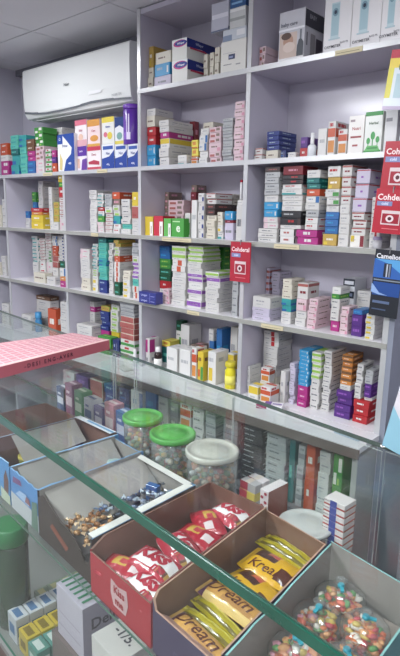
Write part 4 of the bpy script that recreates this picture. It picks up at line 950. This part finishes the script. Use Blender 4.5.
ups = [(kr, 1.222, .085, 20, 'red packet with yellow patch at the front left of the red box', .048, .0), (kw, 1.31, .08, -6, 'white packet with red lettering squeezed at front right of the red box', .05, 0), (kw, 1.265, .135, 8, 'white packet with large red lettering, front middle of the red box', .062, .05), (kw, 1.255, .222, -14, 'white packet with large red lettering, centre of the red box', .058, .1),
       (kr, 1.235, .30, 10, 'red packet face down behind the centre packets', .046, 0), (kr, 1.205, .36, -30, 'red packet with white patch near the back of the red box', .05, 0), (kw, 1.225, .425, -4, 'white packet with red lettering at the back of the red box', .056, -.05)]
for me, s_, t_, a_, lab, dz, ry in ups: put(me, 'sweet_packet', lab, 'sweet packet', s_, t_, z0+dz+.02, D2(a_), rx=.06, ry=ry, group=G)
dm = pillow(.175, .056, .02, 'cc9340', [(-.9, -.72, -1, 1, '5a2c50'), (.78, .9, -1, 1, '7a3c2c'), (-.7, .7, -1, -.65, 'e0bc6c'), (-.3, .6, -.6, -.2, 'b8803c')], [('Dream', -.012, .004, .042, '5a2418', 0, .012)], 'cfa04c', 3)
ys = pillow(.17, .032, .017, 'a8980c', [(-1, 1, .2, .5, 'd0c440'), (-1, 1, -.7, -.4, '6a5c10')], [], 'b8a018', 4)
tr = pillow(.14, .095, .018, 'dca40a', [(-.75, .1, .05, .85, '4a2820'), (-.4, .05, .35, .75, 'c8504c'), (.4, .8, -.8, .0, '5a2c1c')], [('Kreal', -.01, -.024, .034, '5a2010', .05, .012)], 'd8a818', 5)
GD = 'chocolate bars in the purple-fronted box'
for k in range(7):
    put((dm, ys)[k % 2], 'chocolate_bar', f"bottom-layer bar half hidden in the purple-fronted box, {NTH[k]} from the front", 'chocolate bar', 1.487-(k*.053+.04)*.17, .075+k*.053, z0+.006, D2(-1+k % 3), group='hidden '+GD)
for me, s_, t_, a_, lab, dz in [(dm, 1.482, .078, -2, 'gold bar with dark brown lettering nearest the purple front', .05), (ys, 1.475, .118, 3, 'plain shiny yellow bar between the two gold bars', .045), (ys, 1.468, .15, -3, 'second plain shiny yellow bar, just before the rear gold bar', .048), (dm, 1.455, .19, 4, 'gold bar with dark brown lettering behind the plain yellow bars', .06),
        (tr, 1.442, .262, -6, 'yellow packet with brown picture in middle of the brown box', .052), (tr, 1.412, .345, 6, 'large yellow packet with brown and pink picture near the box back', .06), (ys, 1.41, .408, 2, 'shiny yellow bar standing out at the back of the brown box', .06), (ys, 1.42, .44, -2, 'shiny yellow bar along the back wall of the brown box', .052)]:
    s_ = 1.491-(t_-.035)*.165
    put(me, 'chocolate_bar', lab, 'chocolate bar', s_, t_, z0+dz+.008, D2(a_), ry=.05, group=GD)

# bags of small sweets
def sweet_bag(s, t, z, a, seed, label):
    rr = random.Random(seed); T_ = cempty('sweet_bag', s, t, z, a); tag(T_, label, 'bag', 'clear bags of mixed sweets')
    b = MB(); cols = ['e8642c', 'c8303c', 'd8b84c', '5aa050', 'e8e0d4', 'e8a060', 'd88ca0', 'f07830', 'e8e0d4', 'f0a070', 'e86040']
    for k in range(110):
        x, y = rr.gauss(0, .022), rr.gauss(0, .019)
        if abs(x) > .042 or abs(y) > .036: continue
        zz = rr.uniform(.006, .012+.034*max(0, 1-(x/.055)**2-(y/.045)**2))
        b.ball((x, y, zz), rr.uniform(.006, .0095), mat(rr.choice(cols), .35), sx=1.5, sz=.7, rot=rr.uniform(0, 3))
    c = b.build('sweets', T_); c['kind'] = 'stuff'
    b = MB(); g = bmesh.ops.create_icosphere(b.bm, subdivisions=3, radius=1)
    for v in b.bm.verts:
        n = 1+.05*math.sin(v.co.x*9+seed)*math.cos(v.co.y*8)
        v.co = Vector((v.co.x*.056*n, v.co.y*.049*n, .029+v.co.z*.029*n+.0))
    # gathered neck
    for f in b.bm.faces: f.smooth = True
    b.mi(FILM); b.build('clear_film', T_)
    b = MB(); b.lathe([(.012, .05), (.005, .057), (.004, .062), (.009, .069), (.013, .074)], FILM, n=12); nk = b.build('gathered_neck', T_)
    b = MB(); b.lathe([(.0055, .056), (.0075, .058), (.0075, .063), (.0055, .065)], mat('1f9ab0', .4), n=12); b.box(-.003, -.02, .058, .004, .0, .062, mat('2aa4b8', .4)); o = b.build('tie', nk); o['label'] = 'turquoise tie closing the bag'
b = MB(); b.prism([(1.61, .05), (1.785, .05), (1.74, .44), (1.54, .43)], 0, .034, mat('8a8078', .7)); o = cbuild(b, 'sweet_tray', z=z0+.0035); tag(o, 'dull grey tray under the bags of sweets in the grey-lined box', 'tray')
for k, (s_, t_, a_, lab) in enumerate([(1.655, .10, .4, 'bag of mixed sweets nearest the front left of the grey-lined box'), (1.738, .135, -.5, 'bag of orange and green sweets at the front right of grey-lined box'), (1.628, .195, 1.2, 'bag of mixed sweets against left wall of the grey-lined box'),
      (1.712, .235, .9, 'bag of mixed sweets in the middle of the grey-lined box'), (1.608, .295, .1, 'bag of mixed sweets behind the left wall bag, grey-lined box'), (1.69, .335, 2.0, 'bag of sweets with upright turquoise tie, right rear of grey-lined box'), (1.60, .385, .7, 'bag of mixed sweets in the back left corner of grey-lined box')]):
    sweet_bag(s_, t_, z0+.038+.006*(k % 2), a_, k+1, lab)
# foil toffees
def toffee(c1, c2, seed):
    rr = random.Random(seed); b = MB(); m1, m2 = mat(c1, .25, metal=.3), mat(c2, .3, metal=.3)
    b.ball((0, 0, .008), .0085, m1, sx=1.35, sz=.85)
    for sg in (-1, 1):
        pts = [(sg*.01, 0, .008)]
        n = 5; ring = [(sg*(.021+rr.uniform(-.002, .002)), (k/(n-1)-.5)*.02, .008+.004*(-1)**k) for k in range(n)]
        for a, c in zip(ring, ring[1:]): b.quad([(sg*.009, a[1]*.2, .008), a, c], m2) if True else None
    return b.mesh('toffee')
TF = [toffee('8a5428', 'b87838', 1), toffee('2c4c80', '6a88b0', 2), toffee('26282e', '5a6a80', 3), toffee('a87848', 'd8b890', 4), toffee('70809c', 'c0ccd8', 5)]
nm = ['brown foil', 'blue foil', 'black foil', 'gold foil', 'silver-blue foil']
rr = random.Random(5); cnt = 0
for row in range(9):
    for c_ in range(5):
        t_ = .075+row*.036; s_ = .975+c_*.028+rr.uniform(-.008, .008)-(t_-.06)*.05; k = rr.choice([0, 3, 0, 3] if row < 3 and c_ >= 0 else [1, 2, 4, 2]); lay = .06+.012*(c_ % 2)+.006*c_*.5+rr.uniform(0, .012)
        put(TF[k], 'toffee', f"{nm[k]} toffee in the torn dark box, row {NTH[row]} from front, {NTH[c_]} from left", 'toffee', s_, t_+rr.uniform(-.006, .006), z0+lay, rr.uniform(0, 3), rx=rr.uniform(-.3, .3), group='foil toffees in the torn dark box')
b = MB(); b.box(.875, .06, .0, 1.085, .38, .045, mat('3c3a3c', .6)); o = cbuild(b, 'toffee_tray', z=z0+.0035); tag(o, 'dark tray under the foil toffees inside the torn dark box', 'tray')
deco('toffee_carton', 'small blue carton standing among foil toffees in the torn dark box', 'box', ST(.985, .345, z0+.049), .04, .02, .05, '2c5c9c', [('f', (.1, .3, .9, .5), 'b8c8e0')], rz=CA+.3)
# things inside the other open boxes
t_ = cempty('yellow_tub', .5, .19, z0+.0035); tag(t_, 'small yellow tub lying in the open blue box with brown inside', 'tub')
b = MB(); b.lathe([(.034, 0), (.038, .05), (.036, .055)], mat('8c8a30', .4), n=24); b.build('body', t_); b = MB(); b.lathe([(.04, .0555), (.04, .062), (.037, .064)], mat('ddc85a', .35), n=24); b.build('lid', t_)
fb = pillow(.11, .075, .02, 'a4b8bc', [(-.5, .3, -.5, .5, '8ea8a0')], [], 'c0c8cc', 8)
fo = pillow(.12, .07, .02, 'c07a4c', [(-.5, .5, -.3, .3, 'a85c34')], [], 'c08050', 9)
bf = pillow(.12, .07, .02, '46545c', [(-.6, .5, -.5, .2, '7f9aa4'), (.0, .4, -.2, .5, '9c5c64')], [], '8094a0', 10)
put(fb, 'foil_pouch', 'silvery green foil pouch near the back of the open blue box', 'pouch', .56, .36, z0+.04, .4)
put(fo, 'foil_pouch', 'orange-brown pouch beside the yellow tub', 'pouch', .58, .26, z0+.012, .1)
put(bf, 'foil_pouch', 'dark blue-grey pouch in the blue printed box, front', 'pouch', .75, .16, z0+.03, .6)
put(bf, 'foil_pouch', 'dark blue-grey pouch in the blue printed box, middle', 'pouch', .755, .27, z0+.045, 1.0)
put(fb, 'foil_pouch', 'silvery pouch at the back of the blue printed box', 'pouch', .745, .37, z0+.06, .2)
t_ = cempty('tape_roll', .30, .24, z0+.0035); tag(t_, 'round yellow tub lid lying in the red-edged brown box', 'lid')
b = MB(); b.lathe([(.045, 0), (.045, .03), (.04, .034)], mat('c8c03c', .4), n=26); b.build('rim', t_); b = MB(); b.lathe([(.03, .0345), (.028, .037)], mat('9c8c30', .4), n=26); b.build('disc', t_)
t_.name = 'round_lid'

# -------------------------------------------------------- plastic jars
def jar(s, t, r, h, lidc, label, seed, z=z0):
    T_ = cempty('plastic_jar', s, t, z); tag(T_, label, 'jar', 'round plastic jars at the back of the glass case')
    b = MB(); b.lathe([(r*.88, 0), (r*.92, .004), (r*.95, h*.5), (r*.97, h*.86), (r*.9, h*.88)], PLASTIC, n=36); b.build('body', T_)
    lm = mat(lidc, .4, coat=.2)
    b = MB(); b.lathe([(r*1.0, h*.885), (r*1.03, h*.9), (r*1.03, h*.97), (r*.99, h*.985), (r*.9, h*.985), (r*.88, h*.965), (r*.6, h*.965), (r*.58, h*.975), (r*.1, h*.975)], lm, n=40)
    o = b.build('lid', T_); o['label'] = ('green' if lidc.startswith('4') else 'translucent white')+' screw lid'
    rr = random.Random(seed); b = MB(); cs = ['c87850', 'b84848', 'd8c8b0', '6a8a5a', 'c8a040', 'd0d4d8']
    for k in range(130):
        a = rr.uniform(0, 6.28); q = r*.78*math.sqrt(rr.random()); b.ball((q*math.cos(a), q*math.sin(a), rr.uniform(.01, h*.7)), rr.uniform(.007, .011), mat(rr.choice(cs), .4), sx=1.3, rot=a)
    c = b.build('sweets', T_); c['kind'] = 'stuff'
jar(.675, .535, .07, .178, '47a83c', 'round jar with green lid, left of the two green-lidded jars', 1)
jar(.86, .52, .074, .178, '4aa840', 'round jar with green lid, nearer the white-lidded jar', 2)
jar(1.038, .53, .08, .178, 'b4b4a8', 'round jar with whitish lid beside the green-lidded jars', 3)
jar(1.385, .545, .07, .085, 'b8bab6', 'low round jar with whitish lid behind the box of chocolate bars', 4)

# ---------------------------------------- cartons at the back of the glass case
def cdeco(name, label, s, t, w, d, h, body, marks, z=None, rz=0, group=None): return deco(name, label, 'box', ST(s, t, z0 if z is None else z), w, d, h, body, marks, CA+rz, group)
o = cdeco('spotted_carton', 'upright carton with red-spotted white end and brown side, in the case', 1.262, .56, .03, .085, .135, 'd8d0d0', [('r', (.0, .0, 1, 1), '8e4a3c')]+[('f', ell(.3+.4*(k % 2), .08+k*.095, .18, .035), 'a82438') for k in range(10)])
for k in range(8):
    cdeco('small_carton', ('yellow and red', 'white and red', 'grey and white', 'white and maroon')[k % 4]+f' small carton behind the white-lidded jar, {("lowest", "second", "third", "top")[k//2]} layer', 1.163+.001*k, .60 if k % 2 else .567, .06, .03, .026, ('c8b040', 'd0ccc8', 'a8a4a4', 'd0c4c4')[k % 4], [('f', (.0, .0, .5, 1), 'a82c3c'), ('t', (.3, 0, .6, 1), 'c8b8a8')], z=z0+(k//2)*.0275)
for k in range(9):
    cdeco('striped_carton', f'white carton with red stripe, {ORD[k]} in pile at case back', 1.458, .585, .062, .05, .0185, 'd6d0cc', [('f', (0, .1, 1, .35), 'b84a40'), ('f', (.3, .0, .62, 1), '38479c'), ('r', (0, .1, 1, .35), 'b86a50'), ('f', (0, .7, .28, .8), '8a7a78')], z=z0+k*.019, group='red-striped cartons piled at the case back')
for k in range(5):
    cdeco('flat_carton', f'{("white","grey","orange-brown","white and blue","cream","silver")[k]} flat carton lying in front of the sliding doors', 1.30+.0265*k, .597, .024, .04, .018+.003*(k % 3), ('d0ceca', 'a8a8a8', 'a86c48', 'c4ccd8', 'cfc8b8', 'b8bcc0')[k], [('t', (.2, .1, .8, .5), '8a8488')], rz=0)
# packs standing at the back left of the case
for k, (s_, c1, c2, nm_) in enumerate([(.02, '38507c', 'c8ccd8', 'blue and white'), (.10, '8c4a70', 'd8c0c8', 'pink-purple'), (.18, '4a8c50', 'c8d8b8', 'green'), (.26, 'c8c8cc', '5a6a90', 'white'), (.34, '5a4a90', 'c8c4d8', 'purple'), (.42, 'c08090', 'e0d0d0', 'pale pink'), (.50, '3a5a98', 'b8c4d8', 'deep blue'), (.58, 'c4ccd0', '4a6a98', 'pale grey')]):
    cdeco('upright_pack', f'{nm_} pack standing against the sliding doors, {NTH[k]} from left', s_, .582, .066, .05, .105+.012*((k*7) % 4), c1, [('f', (.1, .3, .9, .6), c2), ('f', (.2, .7, .6, .78), c2), ('t', (.1, .3, .9, .6), c2)])
pl = pillow(.13, .09, .022, '8fa0a8', [(-.5, .5, -.4, .4, '5a6c8c')], [], 'b0b8bc', 12); pg = pillow(.13, .09, .022, '4f9a58', [(-.5, .5, -.4, .4, '8cc08c')], [], '5a9a60', 13); pr2 = pillow(.12, .08, .022, 'b04858', [(-.5, .5, -.4, .4, 'd8b0b0')], [], 'b06068', 14)
put(pg, 'sweet_pouch', 'green pouch lying behind the red-edged box', 'pouch', .22, .48, z0+.004, .5); put(pr2, 'sweet_pouch', 'red pouch lying beside the green pouch', 'pouch', .37, .485, z0+.004, -.2); put(pl, 'sweet_pouch', 'grey and blue pouch left of the green pouch', 'pouch', .06, .47, z0+.004, .3); put(pl, 'sweet_pouch', 'grey pouch near the green-lidded jar', 'pouch', .535, .495, z0+.004, -.4)

# ---------------------------------------------------- lower level of the case
zl = ZLO+.0006
o = cdeco('brown_carton', 'large dull brown carton carrying the white lettered boxes', 1.09, .145, .36, .2, .2, '6a5c58', [('f', (.1, .4, .5, .5), '4a4040')], z=zl)
zb = zl+.2005
cdeco('lettered_carton', 'pale lilac carton with green bars on top, lower case level', 1.0, .115, .14, .12, .155, 'b5aebc', [('r', (.0, 0, 1, 1), '8a8496'), ('T', 'r', 'Deli', .5, .62, .045, '3c3a48')]+[('t', (.04+.155*k, .1, .1+.155*k, .62), '2c7a54') for k in range(6)]+[('t', (0, .72, 1, .88), '2c7a54'), ('f', (.1, .5, .9, .52), '98909e'), ('f', (.1, .25, .9, .27), '98909e')], z=zb)
cdeco('lettered_carton', 'white carton with handwritten marks on top beside the lilac carton', 1.18, .105, .12, .11, .12, 'c9c5c0', [('T', 't', '-1/5.', .5, .55, .04, '3a3a44', .0), ('r', (0, 0, 1, 1), 'a09a98')], z=zb)
t_ = cempty('green_jar', .575, .075, zl); tag(t_, 'dark green jar with bright green lid at the lower left', 'jar')
b = MB(); b.lathe([(.05, 0), (.055, .01), (.055, .29), (.048, .3)], mat('24452c', .25, coat=.4), n=28); b.build('body', t_); b = MB(); b.lathe([(.056, .301), (.058, .305), (.058, .355), (.052, .36)], mat('1f7a40', .4), n=28); b.build('lid', t_)
b = MB(); b.text('OXY', Matrix.Translation((0, -.0585, .33)) @ Matrix.Rotation(math.pi/2, 4, 'X'), .02, mat('3fa060', .5)); b.build('lettering', t_)
rows = [(.585, 'greenish', '7c8c74', 'b8b078', 5, .15, .06), (.655, 'white and blue', 'c0c4c8', '3c6c9c', 5, .03, .09), (.735, 'yellow', 'c4a820', '7a6410', 5, .03, .075), (.80, 'teal and white', '4c8a7c', 'c0ccc4', 5, .03, .07)]
for s_, nm_, c1, c2, n, t0, h in rows:
    for k in range(n):
        cdeco('small_carton', f'{nm_} small carton on lower level, {NTH[k]} from the front glass', s_, t0+.025+k*.048, .062, .044, h, c1, [('t', (.15, .2, .85, .7), c2), ('f', (.2, .3, .8, .7), c2), ('r', (.1, .3, .9, .7), c2)], z=zl, group=f'{nm_} small cartons on the lower level')
cdeco('red_carton', 'small orange-red carton at the end of the white and blue cartons', .725, .3, .05, .05, .08, 'b04838', [], z=zl)

# --------------------------------------- aisle end to the right of the cabinet
b = MB(); b.box(-.18, -.15, 0, .18, .15, .3, mat('2f6a44', .5), bev=.006); 
for k in range(5): b.box(-.17, -.153, .04+k*.05, .17, -.1505, .065+k*.05, mat('1d4a30', .5))
tag(b.build('green_crate', None, (1.62, .0, 0.3)), 'green slatted crate on a stool beyond the cabinet end', 'crate')
b = MB(); b.box(-.2, -.17, .27, .2, .17, .2995, mat('4a3a34', .5)); 
for x_ in (-.17, .17):
    for y_ in (-.14, .14): b.box(x_-.02, y_-.02, 0, x_+.02, y_+.02, .27, mat('4a3a34', .5))
tag(b.build('stool', None, (1.62, 0, 0)), 'dark wooden stool under the green crate', 'stool')
# ------------------------------------------------------------------ lights
def ceiling_lamp(x, y, sx, sy, power, label):
    t = empty('ceiling_light', (x, y, ZC-.022))
    tag(t, label, 'ceiling light', None)
    b = MB(); b.box(-sx/2-.012, -sy/2-.012, .004, sx/2+.012, sy/2+.012, .02, mat('e8e8e8', .4)); b.build('frame', t)
    b = MB(); b.box(-sx/2, -sy/2, 0, sx/2, sy/2, .0035, emit('f3f6ff', power)); b.build('diffuser', t)
    la = bpy.data.lights.new('ceiling_lamp', 'AREA'); la.shape = 'RECTANGLE'; la.size = sx; la.size_y = sy; la.energy = power; la.color = (.95, .97, 1)
    lo = bpy.data.objects.new('ceiling_lamp', la); COL.objects.link(lo); lo.location = (0, 0, -.004); lo.parent = t
ceiling_lamp(-.66, -.545, .3, .3, 7, 'square white ceiling light left of the air conditioner corner')
ceiling_lamp(1.55, -.85, .3, .3, 10, 'square white ceiling light in front of the right-hand shelves')
ceiling_lamp(-.05, -2.1, .5, .5, 55, 'large square white ceiling light over the shop front')
ceiling_lamp(2.2, -2.9, .5, .5, 55, 'large square white ceiling light behind the customer side')
w = bpy.data.worlds.new('world'); SC.world = w; w.use_nodes = True
w.node_tree.nodes['Background'].inputs[0].default_value = (.92, .95, 1, 1); w.node_tree.nodes['Background'].inputs[1].default_value = .62
vs = SC.view_settings; vs.view_transform = 'Standard'; vs.look = 'None'; vs.gamma = 1; vs.use_curve_mapping = False; vs.exposure = -.22
SC.cycles.max_bounces = 10; SC.cycles.transparent_max_bounces = 24; SC.cycles.use_denoising = True
SC.cycles.caustics_reflective = False; SC.cycles.caustics_refractive = False; SC.cycles.sample_clamp_indirect = 4
